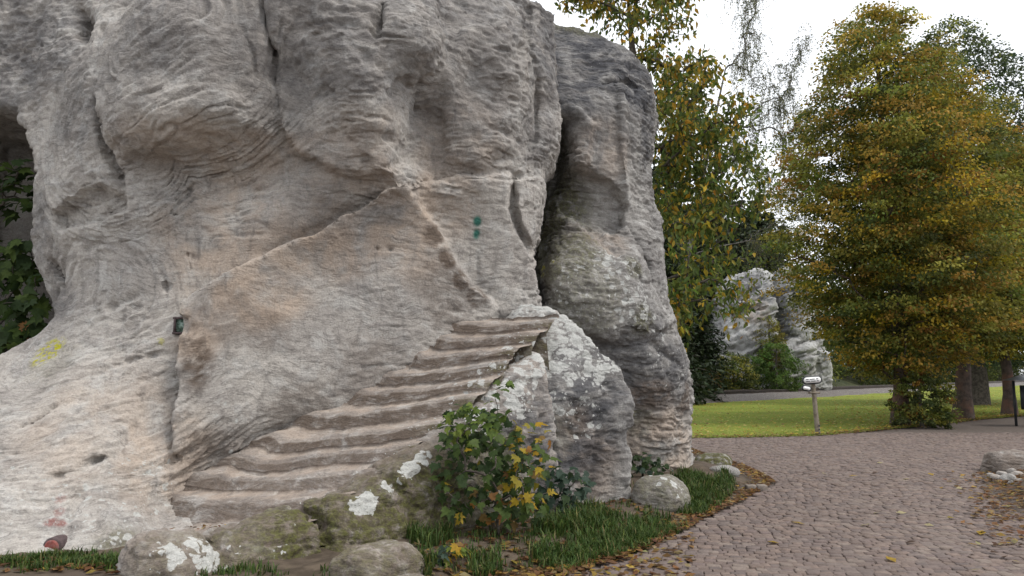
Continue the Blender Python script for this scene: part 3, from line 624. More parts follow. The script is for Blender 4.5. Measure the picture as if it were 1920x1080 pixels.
# railway bank of ballast with two rails
u = np.linspace(-40, 170, 520); prof = np.array([(-1.9, -.05), (-1.5, .12), (-1.1, .30), (-.9, .36), (.0, .37), (.9, .36), (1.6, .34), (2.2, 0.0)])
BV = []
for q, (o_, z_) in enumerate(prof):
    j = fbm(np.stack([u*2.3, 0*u+q*3.1, 0*u], 1), 3, 95); BV.append(np.stack([ra[0]+RD[0]*u+RN[0]*(o_+j*.10), ra[1]+RD[1]*u+RN[1]*(o_+j*.10), z_+j*.05], -1))
BV = np.array(BV); I = np.arange(BV.shape[0]*BV.shape[1]).reshape(BV.shape[:2])
prop(wobj('railway_bank', BV.reshape(-1, 3), quad(I)[:, ::-1], M['gravel'], loc=(ra[0], ra[1], 0)), kind='structure')
for off, lab in ((-.15, 'dark steel railway rail on the side towards the lawn'), (1.28, 'dark steel railway rail on the side towards the far cliff')):
    b = MB(); Mz = np.array([[RD[0], RN[0], 0], [RD[1], RN[1], 0], [0, 0, 1]]); mid = ra+RD*40+RN*off
    for hw, z0, z1 in ((.075, .36, .39), (.02, .39, .50), (.045, .50, .55)): b.box((mid[0], mid[1], (z0+z1)/2), (80, hw, (z1-z0)/2), Mz)
    prop(b.build('railway_rail', M['steel'], loc=(mid[0], mid[1], .36)), lab, 'rail', 'rails of the railway track')
b = MB(); c = gnd(1466, 741); b.box((c[0], c[1], .30), (.07, .07, .30)); b.box((c[0], c[1], .63), (.10, .10, .03)); prop(b.build('marker_post', M['dark_metal']), 'short dark marker post standing at the lawn side of the ballast', 'post')

# ---- setts of the road: the largest in view as pieces, the rest joined
kerb_px = [(760,1140),(960,1100),(1090,1075),(1190,1040),(1300,985),(1370,950),(1420,925),(1450,905),(1425,890),(1385,873),(1330,856),(1290,842)]
KB = np.array([gnd(*p)[:2] for p in kerb_px])
tints = [(.265, .222, .200), (.235, .195, .178), (.285, .235, .208), (.250, .212, .198), (.215, .182, .170), (.30, .25, .222), (.245, .205, .195), (.27, .235, .218), (.23, .20, .19), (.32, .28, .25), (.255, .21, .185), (.20, .175, .168)]
tints = [(r_*1.04, g_*.98, b_*.94) for r_, g_, b_ in tints]
variants = []
for q in range(12):
    g = np.array([[-.5, -.5], [.5, -.5], [.5, .5], [-.5, .5]])*(1+RNG.normal(0, .04, (4, 1))); g = g+RNG.normal(0, .045, (4, 2))
    V = np.concatenate([np.c_[g*1.0, np.full(4, -.6)], np.c_[g*.99, np.full(4, .30)+RNG.normal(0, .04, 4)], np.c_[g*.84, np.full(4, .5)+RNG.normal(0, .06, 4)]])
    F = [[a+o, (a+1) % 4+o, (a+1) % 4+4+o, a+4+o] for o in (0, 4) for a in range(4)]+[[8, 9, 10, 11]]
    variants.append((V, np.array(F)))
pieces = []
rowd = .088; ang = R(-7); cA, sA = math.cos(ang), math.sin(ang)
from_y = 5.2
for r_ in range(190):
    yy = from_y+r_*rowd; xx = -2.5+random.random()*.1
    while xx < 17:
        ln = random.uniform(.075, .14); cx = xx+ln/2; xx += ln
        wv = .05*math.sin(cx*.9+r_*.11)+.03*math.sin(cx*2.3+r_*.07)
        x = cA*cx-sA*(yy+wv-12)+.8; y = sA*cx+cA*(yy+wv-12)+12.6
        if y < 5.4 or y > 21 or abs(x) > y*.68+.8: continue
        pieces.append((x, y, ln, ang+random.gauss(0, .04)+.05*math.cos(cx*.9+r_*.11)))
pieces = np.array(pieces)
kd = poly_sd(pieces[:, 0], pieces[:, 1], [tuple(p) for p in np.concatenate([KB, [[-9, 17]], [[-9, 3]]])])
le_y = np.interp(pieces[:, 0], LE[:, 0], LE[:, 1])
ok = (kd > .05) & (pieces[:, 1] < le_y-.05)
rv = gnd(1850, 905)[:2]; rgt = (pieces[:, 0] > np.interp(pieces[:, 1], [6.0, gnd(1900,960)[1], gnd(1850,915)[1], gnd(1850,880)[1], 15.2], [5.6, gnd(1890,960)[0], gnd(1835,915)[0], gnd(1840,880)[0], 11.5])) & (pieces[:, 1] < 15)
pieces = pieces[ok & ~rgt]; kd = kd[ok & ~rgt]
pieces = pieces[np.argsort(pieces[:, 1])]
vis = (pieces[:, 0]/pieces[:, 1]*FPX+960 < 1925) & (pieces[:, 1] > 6.12)
first = np.where(vis)[0][:300]; firsts = set(first.tolist())
vm = [mesh_np('sett', V, F, M['sett'], attrs={'tint': np.tile(np.array([*tints[q], 1.]), (len(V), 1))}) for q, (V, F) in enumerate(variants)]
big = MB()
for i, (x, y, ln, an) in enumerate(pieces):
    q = random.randrange(12); z = random.gauss(.012, .004); sc = (ln-.002, rowd-.003+random.gauss(0, .004), .027)
    if i in firsts:
        o = obj('sett', vm[q], road, (x, y, z)); o.rotation_euler = (random.gauss(0, .03), random.gauss(0, .03), an); o.scale = sc
    else:
        V, F = variants[q]; c_, s_ = math.cos(an), math.sin(an); W = V*np.array(sc)
        big.add(np.c_[W[:, 0]*c_-W[:, 1]*s_+x, W[:, 0]*s_+W[:, 1]*c_+y, W[:, 2]+z], F, (*tints[q], 1.))
prop(big.build('paving_setts', M['sett'], road, attr='tint'), kind='stuff')

# ---- planted verge at the foot of the rocks and a leaf covered verge on the right
def mound(name, poly, mat, hgt, res, soft, seed):
    P = np.array(poly); x = np.arange(P[:, 0].min()-.2, P[:, 0].max()+.2, res); y = np.arange(P[:, 1].min()-.2, P[:, 1].max()+.2, res)
    Xg, Yg = np.meshgrid(x, y, indexing='ij'); sd_ = poly_sd(Xg, Yg, [tuple(p) for p in P])+fbm(np.stack([Xg.ravel()*2.5, Yg.ravel()*2.5, 0*Xg.ravel()], 1), 3, seed).reshape(Xg.shape)*.06
    Z = -.05+(hgt+.05)*smoothstep(.04, -soft, sd_)+fbm(np.stack([Xg.ravel()*3, Yg.ravel()*3, 0*Xg.ravel()], 1), 4, seed+1).reshape(Xg.shape)*.04*smoothstep(0, -.3, sd_)
    I = np.arange(Xg.size).reshape(Xg.shape); F = quad(I); keep = (sd_.ravel()[F] < .12).any(1); V, F = clean(np.stack([Xg, Yg, Z], -1).reshape(-1, 3), F[keep])
    prop(wobj(name, V, F, mat, loc=(P[:, 0].mean(), P[:, 1].mean(), 0), smooth=True), kind='structure')
    def hz(px_, py_): i = np.clip(((px_-x[0])/res).astype(int), 0, len(x)-1); j = np.clip(((py_-y[0])/res).astype(int), 0, len(y)-1); return Z[i, j], sd_[i, j]
    return hz
vz = mound('verge', [*KB, (-1., 15.5), (-1., 11), (-5, 9), (-9, 9), (-9, 5.2), (-2, 4.9)], M['soil'], .13, .06, .9, 101)
rz = mound('verge', [gnd(1990,1090)[:2], gnd(1900,960)[:2], gnd(1845,915)[:2], gnd(1850,885)[:2], gnd(1960,862)[:2], (16, 13), (14, 6)], M['soil'], .10, .08, .6, 105)

# ================================================================== FAR CLIFF AND WOODED SLOPE
ctrlC = [(1355,722,56.3),(1400,722,55.8),(1450,722,55.6),(1500,722,56),(1555,715,57),(1360,620,56.5),(1400,620,55.8),(1440,620,55.6),(1500,640,56.2),(1550,640,57.2),(1375,560,56.6),(1420,550,56),(1450,540,56),(1500,560,57),(1540,560,58),(1400,510,57.4),(1430,498,57.8),(1480,500,57.6),(1510,510,58),(1340,680,57.2)]
FC0 = tps(ctrlC); hv = .16; lo, hi = (12.6, 54.6, -.6), (24.6, 63, 11.6)
gx, gy, gz = grid(lo, hi, hv); X2, Z2 = np.meshgrid(gx.ravel(), gz.ravel(), indexing='ij'); X2 = X2.astype(float); Z2 = Z2.astype(float)
PW = np.stack([X2.ravel()*.5, Z2.ravel()*.5, 0*X2.ravel()], 1); XW = X2+(fbm(PW, 4, 23)*.35).reshape(X2.shape); ZW = Z2+(fbm(PW+31, 4, 24)*.35).reshape(X2.shape)
FC = FC0(X2, Z2); FC_base = FC; C2 = lambda px, py: look(FC_base, px, py, 56)[[0, 2]]
FC = groove(FC, [(1462,490),(1464,560),(1466,630),(1450,650)], 1.6, .30, C2, False)
FC = groove(FC, [(1430,600),(1432,640),(1428,722)], .5, .22, C2)
FC = groove(FC, [(1388,585),(1420,582),(1440,575)], .7, .25, C2)
FC = region(FC, [(1432,600),(1460,598),(1460,640),(1440,650),(1432,700)], .5, .15, C2)
FC = region(FC, [(1470,650),(1530,650),(1560,670),(1558,730),(1470,730)], .6, .2, C2)
FC = groove(FC, [(1531,660),(1533,725)], .4, .12, C2)
f = (FC.astype(np.float32)[:, None, :]-gy)*.8
pz, pxx = profile([(1470,440),(1500,470),(1520,500),(1535,560),(1548,640),(1560,670),(1560,725),(1560,760)], 57); f = smax(f, gx-np.interp(gz.ravel(), pz, pxx).astype(np.float32)[None, None, :], .6)
pz, pxx = profile([(1440,470),(1410,496),(1385,515),(1375,560),(1362,610),(1350,660),(1352,725),(1352,760)], 57); f = smax(f, np.interp(gz.ravel(), pz, pxx).astype(np.float32)[None, None, :]-gx, .6)
zt = np.interp(gx.ravel(), [at(p, 500, 57)[0] for p in (1385, 1410, 1440, 1458, 1466, 1480, 1520)], [at(p, q, 57)[2] for p, q in ((1385,520),(1410,494),(1440,500),(1460,520),(1466,540),(1475,492),(1520,515))]).astype(np.float32)[:, None, None]
f = smax(f, gz-zt, .5)
for a in range(3):
    sl = [slice(None)]*3
    for e in (0, -1): sl[a] = e; f[tuple(sl)] = np.maximum(f[tuple(sl)], .05)
V, Fq = surface_nets(f, lo, hv); del f
V, Fq, N = subdivide(V, Fq); V = rough(V*.22, N, 1.5, -.35, 71, None, 9)/.22
V, Fq = clean(V, Fq)
farrock = empty('sandstone_rock', (18, 57, 0), 'distant pale grey cliff with a dark vertical cleft beyond the railway', 'rock')
oc = lambda px, py: look(FC, px, py, 56)
wobj('rock_face', V, Fq, M['rock_far'], farrock, smooth=True, attrs=masks(V, dark=[(oc(1410,530), 1.6, .75, .7), (oc(1490,560), 1.6, .85, 1.2), (oc(1470,620), 1.0, .9, 1.4), (oc(1385,570), 1.0, .5), (oc(1500,690), 1.5, .35), (oc(1420,690), 1., .45)], warm=[(oc(1420,585), 1.0, .6)]))
# slope
hx = np.linspace(-60, 150, 90); hy = np.linspace(57, 160, 50); HX, HY = np.meshgrid(hx, hy, indexing='ij')
rel = (HX-ra[0])*RN[0]+(HY-ra[1])*RN[1]
HZ = -1+smoothstep(4, 34, rel)*(11+5*smoothstep(60, -10, HX))*smoothstep(50, 12, HX-.25*HY+10)+fbm(np.stack([HX.ravel()*.06, HY.ravel()*.06, 0*HX.ravel()], 1), 3, 111).reshape(HX.shape)*1.5*smoothstep(6, 20, rel)
I = np.arange(HX.size).reshape(HX.shape); prop(wobj('hill', np.stack([HX, HY, HZ], -1).reshape(-1, 3), quad(I), M['hill'], loc=(20, 80, 0), smooth=True), kind='structure')
def hill_z(x, y):
    i = int(np.clip((x-hx[0])/(hx[1]-hx[0]), 0, len(hx)-1)); j = int(np.clip((y-hy[0])/(hy[1]-hy[0]), 0, len(hy)-1)); return max(float(HZ[i, j]), 0.) if y > 57 else 0.

# ================================================================== TREES AND SHRUBS
def leaf_mat(name, trans=.35, rough=.6):
    t = NT(name); c = t.attr('tint')[4]; P = t.pos()
    c2 = t.mix(t.step(t.noise(P, 30, 2, .6), .3, .7), t.mix(1, c, (.72, .72, .72), 'MULTIPLY'), c)
    t.done(c2, rough, None, .25); tr = t.n('ShaderNodeBsdfTranslucent'); t.l(c2, tr.inputs[0]); ms = t.n('ShaderNodeMixShader'); ms.inputs[0].default_value = trans
    t.l(t.b.outputs[0], ms.inputs[1]); t.l(tr.outputs[0], ms.inputs[2]); t.l(ms.outputs[0], t.out.inputs[0]); return t.m
M['leaf'] = leaf_mat('leaves', .45); M['needle'] = leaf_mat('needles', .12)
M['bark'] = simple('bark', (.045, .038, .032), (.105, .09, .075), 9, bump=.9, dist=.03)
M['bark_red'] = simple('lime_bark', (.05, .04, .034), (.10, .075, .062), 7, bump=.9, dist=.03, c3=(.13, .075, .055))
M['bark_birch'] = simple('birch_bark', (.05, .045, .042), (.16, .15, .14), 5, bump=.4)
def unit(v): return v/(np.linalg.norm(v, axis=-1, keepdims=True)+1e-9)
def leaves(C, size, tint, rng, up=.5, hang=0.0, aspect=.6, axis=None):
    """one folded rhombic leaf per centre; tint (n,3) leaf colours"""
    n = len(C); size = np.broadcast_to(size, (n,))*rng.uniform(.7, 1.25, n)
    nor = unit(rng.normal(0, 1, (n, 3))+np.array([0, 0, up*2])); ax = rng.normal(0, 1, (n, 3)) if axis is None else axis+rng.normal(0, .5, (n, 3))
    ax = ax+np.array([0, 0, -hang*2]); ax = unit(ax-nor*(ax*nor).sum(1, keepdims=True)); sd_ = np.cross(nor, ax)
    s = size[:, None]; a = C-ax*s*.5; b = C+ax*s*.5; m = C-ax*s*.06-nor*s*.08
    l = m+sd_*s*aspect*.5+nor*s*.16; r = m-sd_*s*aspect*.5+nor*s*.16
    V = np.stack([a, l, b, r], 1).reshape(-1, 3); F = (np.arange(n)*4)[:, None]+np.array([[0, 1, 2, 3]])
    T = np.repeat(np.c_[tint, np.ones(n)], 4, 0); return V, F, T
def pick(n, cols, wts, rng, jit=.18):
    cols = np.array(cols); k = rng.choice(len(cols), n, p=np.array(wts)/sum(wts)); return cols[k]*np.exp(rng.normal(0, jit, (n, 1)))*np.exp(rng.normal(0, .06, (n, 3)))
def branch_net(mb, trunk, radii, targets, rng, rmin=.01, sag=.0, pw=.42, n=5, up=.15):
    """joins each target to the nearest wood already there; returns a path per target"""
    mb.tube(trunk, radii, 9); nodes = [np.array(p) for p in trunk]; par = [max(i-1, -1) for i in range(len(trunk))]; paths = []; T = np.array(targets)
    core = np.array(trunk); dd = np.array([np.min(np.linalg.norm(core-q, axis=1)) for q in T]); order = np.argsort(dd); NP = np.array(nodes)
    seg = []
    for i in order:
        q = T[i]; d = np.linalg.norm(NP-q, axis=1)+np.maximum(NP[:, 2]-q[2]+.1*np.linalg.norm(NP[:, :2]-q[:2], axis=1), 0)*.7; j = int(np.argmin(d)); p = NP[j]; L = np.linalg.norm(q-p)
        k = 4; us = np.linspace(0, 1, k+1)[:, None]; pts = p*(1-us)+q*us; pts[:, 2] += (np.sin(us*np.pi)*L*(up-sag))[:, 0]; pts[1:-1] += rng.normal(0, .05*L, (k-1, 3))
        ids = [j]
        for pt in pts[1:]: par.append(ids[-1]); ids.append(len(par)-1)
        NP = np.concatenate([NP, pts[1:]]); seg.append((pts, ids)); paths.append((i, pts))
    cnt = np.zeros(len(par))
    for pts, ids in seg: cnt[ids[-1]] += 1
    for i in range(len(par)-1, 0, -1): cnt[par[i]] += cnt[i]
    for pts, ids in seg:
        r = rmin*np.maximum(cnt[ids], 1)**pw; r[0] = r[1]; r[-1] *= .6; mb.tube(pts, np.minimum(r, np.max(radii)*.6), n, False)
    return paths
GREEN = (.13, .155, .034); DGREEN = (.070, .092, .028); YGREEN = (.25, .24, .045); ORANGE = (.36, .235, .045); YELLOW = (.42, .31, .03); RUST = (.24, .13, .03); BLUEG = (.05, .072, .036)

def crown_tree(name, label, cat, base, height, rad, prof, seed, nclump, per, size, cols, wts, trunk_r, bark, bare=.12, group=None, warm_out=0.0, lean=(0, 0), flat=.42, csize=.55, droop=0.0, tsplit=None, solid=.55):
    """prof: list of (relative height, relative radius) of the crown envelope"""
    rng = np.random.default_rng(seed); base = np.array(base, dtype=float); o = empty(name, base, label, cat, group); prof = np.array(prof)
    nt_ = 12; tz = np.linspace(0, height*.93, nt_); lx = np.cumsum(rng.normal(0, height*.006, (nt_, 2)), 0); lx -= lx[0]
    trunk = np.c_[base[0]+lx[:, 0]+lean[0]*tz/height, base[1]+lx[:, 1]+lean[1]*tz/height, base[2]+tz-.05]; tr = trunk_r*(1-tz/height)**.8+.015; tr[0] *= 1.5; tr[1] *= 1.05
    h = prof[0, 0]+(1-prof[0, 0])*rng.random(nclump*6); rr = np.interp(h, prof[:, 0], prof[:, 1]); keep = rng.random(len(h)) < (rr/prof[:, 1].max())**1.3; h = h[keep][:nclump]; n = len(h); rr = np.interp(h, prof[:, 0], prof[:, 1])*rad
    th = rng.uniform(0, 2*math.pi, n); lob = 1+.16*np.sin(th*3+h*9+seed)+.13*np.sin(th*5-h*17+seed*2)+.10*rng.normal(0, 1, n)
    q = (1-solid*rng.random(n)**2.2); r = rr*lob*q
    C = np.c_[base[0]+np.cos(th)*r+lean[0]*h, base[1]+np.sin(th)*r+lean[1]*h, base[2]+h*height]
    wood = MB(); tg = C[rng.permutation(n)[:min(n, 170)]]; tg = tg+(np.c_[trunk[0, 0]+0*tg[:, 0], trunk[0, 1]+0*tg[:, 0], tg[:, 2]]-tg)*.12
    branch_net(wood, trunk, tr, tg, rng, .012*height/10, 0, .42, 5)
    if tsplit: tsplit(wood)
    wood.build('trunk', bark, o, smooth=True)
    ci = np.repeat(np.arange(n), per); out = np.c_[np.cos(th), np.sin(th), np.full(n, -.25-droop)]
    dp = rng.normal(0, 1, (len(ci), 3)); dp /= np.maximum(np.linalg.norm(dp, axis=1)[:, None], 1); dp *= csize*rng.random((len(ci), 1))**.4*rng.uniform(.6, 1.3, n)[ci][:, None]; dp[:, 2] *= flat
    rad_d = np.hypot(dp[:, 0], dp[:, 1]); dp[:, 2] -= rad_d*(.25+droop)
    L = C[ci]+dp
    base_c = pick(n, cols, wts, rng, .12)
    if warm_out > 0:
        m = (rng.random(n) < warm_out*smoothstep(.55, 1.0, q)*(.45+.8*(fbm(C*.45, 2, seed) > -.05))); base_c[m] = pick(int(m.sum()), (ORANGE, YELLOW, RUST, YGREEN), (5, 2.4, .6, 3), rng)
    tint = base_c[ci]*np.exp(rng.normal(0, .16, (len(ci), 1))); jm = rng.random(len(ci)) < .16; tint[jm] = pick(int(jm.sum()), cols, wts, rng)
    V, F, T = leaves(L, size, tint, rng, .45, .25+droop, .62, out[ci])
    prop(wobj('crown', V, F, M['leaf'], o, attrs={'tint': T}), kind='stuff')
    return o
LIME = [(0.12, .25), (.17, .62), (.26, .92), (.40, 1.0), (.55, .95), (.70, .84), (.83, .64), (.93, .38), (1.0, .08)]
LIME2 = [(0.21, .25), (.26, .72), (.33, .95), (.42, 1.0), (.57, .95), (.70, .84), (.83, .64), (.93, .38), (1.0, .08)]
LC = (GREEN, DGREEN, YGREEN, ORANGE, YELLOW); LW = (5, 1.6, 4.0, 1.2, .7)
lg = 'lime trees at the edge of the lawn'
crown_tree('lime_tree', 'tall lime tree with orange and green leaves, leafy bush hiding its trunk foot', 'tree', (gnd(1698,800)[0], 24.0, 0), 13.6, 3.05, LIME, 1, 1550, 84, .112, LC, LW, .20, M['bark_red'], group=lg, warm_out=.55, csize=.62, solid=.8, flat=.33)
crown_tree('lime_tree', 'lime tree with a thick bare trunk between the bush and the slimmer lime', 'tree', (gnd(1790,786)[0], 27.0, 0), 12.0, 2.9, LIME2, 2, 1100, 82, .118, LC, LW, .25, M['bark_red'], group=lg, warm_out=.5, csize=.65, solid=.8, flat=.33)
crown_tree('lime_tree', 'slimmer lime tree growing next to the dark roofed stand', 'tree', (gnd(1883,779)[0], 29.6, 0), 10.4, 3.2, LIME2, 3, 760, 80, .12, LC, LW, .20, M['bark_red'], group=lg, warm_out=.4, csize=.66, solid=.8, flat=.33)
crown_tree('broadleaf_tree', 'very tall bluish green tree rising behind the orange limes', 'tree', (23.2, 39.0, 0), 20.3, 5.2, [(0.1, .5), (.2, .85), (.45, 1.0), (.65, .85), (.8, .62), (.92, .34), (1, .06)], 4, 1700, 44, .16, (BLUEG, GREEN, DGREEN), (5, 2, 2), .4, M['bark'], csize=.75)
crown_tree('broadleaf_tree', 'green tree with thin yellowish crown at the back beside the tall bluish tree', 'tree', (30.5, 41.0, 0), 15, 4.6, [(0.1, .5), (.3, .95), (.6, .9), (.8, .6), (1, .06)], 5, 1000, 40, .17, (GREEN, BLUEG, YGREEN), (3, 3, 2), .35, M['bark'], csize=.75)
# dark trees beyond the railway on the right
fp = [(-14, 0), (0, 4), (10, 1), (20, 5), (31, 2), (42, 6), (52, 1), (63, 5), (74, 2), (86, 6), (97, 2), (108, 5), (120, 1), (133, 4), (68, -3), (92, -2), (114, -3)]
spots_lab = ['dark broad tree beyond the railway, right beside the far cliff', 'dense dark tree of the wood edge beyond the railway']
for i, (u_, d_) in enumerate(fp):
    p = ra+RD*(u_+16)+RN*(13+d_)
    if i == 0: continue
    crown_tree('woodland_tree', spots_lab[0] if i == 1 else spots_lab[1], 'tree', (p[0], p[1], -.1), 10+1.5*((i*7) % 4), 5.4, [(0.0, .75), (.2, 1.0), (.5, 1), (.75, .8), (.9, .5), (1, .1)], 20+i, 330, 34, .34, (DGREEN, GREEN, BLUEG, YGREEN), (5, 3, 1, .6), .3, M['bark'], csize=1.3, group='wood edge beyond the railway' if i > 1 else None)

def shrub(name, label, base, h_, r_, seed, nclump, per, size, cols, wts, csize=.3, group=None):
    return crown_tree(name, label, 'shrub', base, h_, r_, [(0.0, .55), (.2, .95), (.5, 1.0), (.75, .8), (.92, .45), (1, .15)], seed, nclump, per, size, cols, wts, .03*h_, M['bark'], group=group, csize=csize, flat=.6)
shrub('leafy_bush', 'rounded brownish green bush at the foot of the first lime tree', (gnd(1693,798)[0]+.05, 23.1, 0), 1.65, .82, 41, 120, 40, .10, (GREEN, DGREEN, YGREEN, RUST), (4, 4, 2, .9), .2)
shrub('leafy_bush', 'light green round shrub in front of the far cliff', (at(1457,726,53.6)[0], 53.6, .1), 3.6, 1.65, 42, 170, 40, .16, ((.10, .17, .035), (.075, .13, .03), (.13, .19, .05)), (3, 2, 2), .42)
shrub('leafy_bush', 'thin yellowish shrub growing up the cleft of the far cliff', (at(1448,690,54.9)[0], 54.9, 1.2), 4.6, .9, 43, 70, 30, .16, (YGREEN, GREEN, (.20, .17, .05)), (3, 2, 2), .4)
shrub('leafy_bush', 'dark green shrub left of the far cliff behind the rail', (at(1375,728,52.5)[0], 52.5, .1), 2.9, 1.5, 44, 150, 40, .16, (DGREEN, GREEN, YGREEN), (4, 2, 1), .4)
shrub('leafy_bush', 'rusty orange low shrub beside the tall dark topped rock, beyond the railway', (at(1312,728,51)[0], 51, .1), 2.1, 1.2, 45, 110, 36, .15, (RUST, (.16, .10, .04), GREEN), (4, 3, 2), .35)
shrub('leafy_bush', 'pale green low shrub between the rusty and the dark shrubs', (at(1345,728,53)[0], 53, .1), 2.2, 1.3, 46, 110, 36, .15, ((.10, .13, .045), GREEN, YGREEN), (4, 2, 2), .35)

def conifer(name, label, base, height, rad, seed, group, cols=((.020, .034, .014), (.030, .046, .020), (.042, .058, .026)), bare=.1, tiers=20, open_=1.0):
    rng = np.random.default_rng(seed); base = np.array(base, dtype=float); o = empty(name, base, label, 'tree', group); wood = MB(); tz = np.linspace(0, height, 8)
    wood.tube(np.c_[base[0]+rng.normal(0, .04, 8), base[1]+rng.normal(0, .04, 8), base[2]+tz-.1], .022*height*(1-tz/height)+.02, 7)
    C = []; A = []
    for k in range(tiers):
        hh = bare+(1-bare)*(k+rng.random())/tiers; L = rad*(1-hh)**.8*rng.uniform(.6, 1.2)+.25; m = int(6+4*(1-hh))
        for q in range(m):
            th = rng.uniform(0, 2*math.pi); d = np.array([math.cos(th), math.sin(th), -.18+.35*hh]); tip = base+np.array([0, 0, hh*height])+d*L*rng.uniform(.7, 1.1)
            p0 = base+np.array([0, 0, hh*height]); wood.tube([p0, (p0+tip)/2+np.array([0, 0, .04*L]), tip], [.03, .02, .008], 4, False)
            ns = max(int(46*L/1.5*open_), 16); u_ = rng.random((ns, 1))**.7; pt = p0*(1-u_)+tip*u_+rng.normal(0, 1, (ns, 3))*np.array([.20, .20, .16])*(L*.6+.25); C.append(pt); A.append(np.repeat(d[None], ns, 0))
    C = np.concatenate(C); A = np.concatenate(A); wood.build('trunk', M['bark'], o, smooth=True)
    V, F, T = leaves(C, .036*height*.8+.10, pick(len(C), cols, (2, 3, 2), rng), rng, .5, .15, .34, A); prop(wobj('crown', V, F, M['needle'], o, attrs={'tint': T}), kind='stuff'); return o
cg = 'pines on the wooded slope'
cl = [(1258,700,40,9.5,2.4,'dark spruce close behind the tall rock, beyond the lawn'),(1305,712,43,7.6,1.9,'dark pine with spreading boughs left of the far cliff')]
for i, (px, py, Y, h_, r_, lab) in enumerate(cl): conifer('conifer_tree', lab, (at(px, py, Y)[0], Y, 0), h_, r_, 60+i, None, bare=.04, tiers=22)
for i, (px, Y, h_, r_) in enumerate([(1225,70,17,3.4),(1262,76,18,3.4),(1290,68,15,3.0),(1322,80,17,3.3),(1352,72,14,3.0),(1380,78,13,3.2),(1408,70,10.5,2.6),(1432,74,12.5,2.8),(1452,78,12,2.6),(1472,72,10,2.6),(1395,66,11,2.6),(1420,80,13,3.0),(1238,62,13,3.2),(1338,63,9,2.6),(1278,60,11,3.0)]):
    x = (px-960)/FPX*Y; conifer('pine_tree', 'slender dark pine standing on the wooded slope above the far cliff', (x, Y, hill_z(x, Y)-.2), h_+(5.5 if px > 1340 else 2), r_, 80+i, cg, tiers=30, open_=.7, cols=((.026, .040, .020), (.040, .056, .028), (.058, .070, .034)))
for i, (px, Y, h_) in enumerate([(1395,64,4.5),(1425,66,4.2),(1450,66,5),(1470,68,4.6),(1365,62,5.5)]):
    x = (px-960)/FPX*Y; crown_tree('young_tree', 'small pale autumn tree on the brow above the far cliff', 'tree', (x, Y, hill_z(x, Y)-.2), h_, 1.9, [(0.05, .5), (.3, 1), (.6, .9), (1, .1)], 120+i, 90, 30, .2, ((.12, .115, .05), (.20, .15, .06), (.07, .09, .04)), (3, 2, 3), .1, M['bark'], csize=.6, group='young trees above the far cliff')

# ---- tree with long yellowing leaves behind the tall rock
def px_pick(polys, n, rng):
    """points inside picture outlines, given as (outline, near Y, far Y, share); turned into places in the world"""
    out_ = []
    for poly, y0, y1, sh in polys:
        P = np.array(poly, dtype=float); k = 0; m = int(n*sh)
        while k < m:
            q = rng.uniform(P.min(0), P.max(0))
            if poly_sd(np.array([q[0]]), np.array([q[1]]), [tuple(p) for p in P])[0] < 0: out_.append(at(q[0], q[1], rng.uniform(y0, y1))); k += 1
    return np.array(out_)
def long_leaves(C, size, tint, rng, hang):
    """pointed leaf folded along the midrib: six corners, four triangles"""
    n = len(C); size = size*rng.uniform(.7, 1.25, n)[:, None]; ax = unit(rng.normal(0, 1, (n, 3))*.55+np.array([0, 0, -hang])); nor = rng.normal(0, 1, (n, 3)); nor = unit(nor-ax*(nor*ax).sum(1, keepdims=True)); sd_ = np.cross(nor, ax)
    P = [C, C+ax*size*.35+sd_*size*.24+nor*size*.08, C+ax*size*.72+sd_*size*.15+nor*size*.03, C+ax*size*1.05-nor*size*.06, C+ax*size*.72-sd_*size*.15+nor*size*.03, C+ax*size*.35-sd_*size*.24+nor*size*.08]
    V = np.stack(P, 1).reshape(-1, 3); b = (np.arange(n)*6)[:, None]; F = np.concatenate([b+np.array([[0, 1, 2, 3]]), b+np.array([[0, 3, 4, 5]])]); return V, F, np.repeat(np.c_[tint, np.ones(n)], 6, 0)
rng = np.random.default_rng(201)
cherry = empty('broadleaf_tree', (2.35, 16.4, 0), 'tree with large drooping yellow and green leaves behind the dark topped rock', 'tree')
tr_pts = np.array([(2.35, 16.4, -.05), (2.38, 16.3, 1.5), (2.45, 16.2, 3.0), (2.6, 16.1, 4.6), (2.7, 16.0, 6.2), (2.6, 15.9, 8.2), (2.5, 15.9, 9.6)])
tg = px_pick([([(1040,-120),(1290,-120),(1300,40),(1240,110),(1190,90),(1120,40),(1040,30)], 14.6, 17.2, .34), ([(1200,90),(1300,60),(1400,180),(1450,330),(1420,420),(1330,460),(1240,420),(1230,240)], 14.2, 17, .36), ([(1235,400),(1340,420),(1400,470),(1415,560),(1395,635),(1330,560),(1250,600)], 13.4, 15.5, .11), ([(1240,560),(1290,560),(1285,620),(1262,600)], 13.4, 14.4, .02), ([(1235,120),(1300,120),(1360,260),(1340,430),(1240,420)], 15.5, 18, .3)], 430, rng)
wood = MB(); paths = branch_net(wood, tr_pts, [.26, .2, .18, .15, .12, .08, .03], tg, rng, .0085, .02, .45, 5, .12); wood.build('trunk', M['bark'], cherry, smooth=True)
LCs = []
for i, pts in paths:
    m = 27; u_ = .25+.8*rng.random((m, 1)); k = np.clip(u_*4, 0, 3.999).astype(int)[:, 0]; fr = u_*4-k[:, None]; LCs.append(pts[k]*(1-fr)+pts[np.minimum(k+1, 4)]*fr+rng.normal(0, .13, (m, 3)))
LCs = np.concatenate(LCs); pxs = LCs[:, 0]/LCs[:, 1]*FPX+960; zz = LCs[:, 2]
yl = np.clip(.10+.5*fbm(LCs*.55, 2, 7)+.45*smoothstep(6.2, 8.2, zz)+.25*smoothstep(3.4, 2.2, zz), .08, .9); yes = rng.random(len(LCs)) < yl
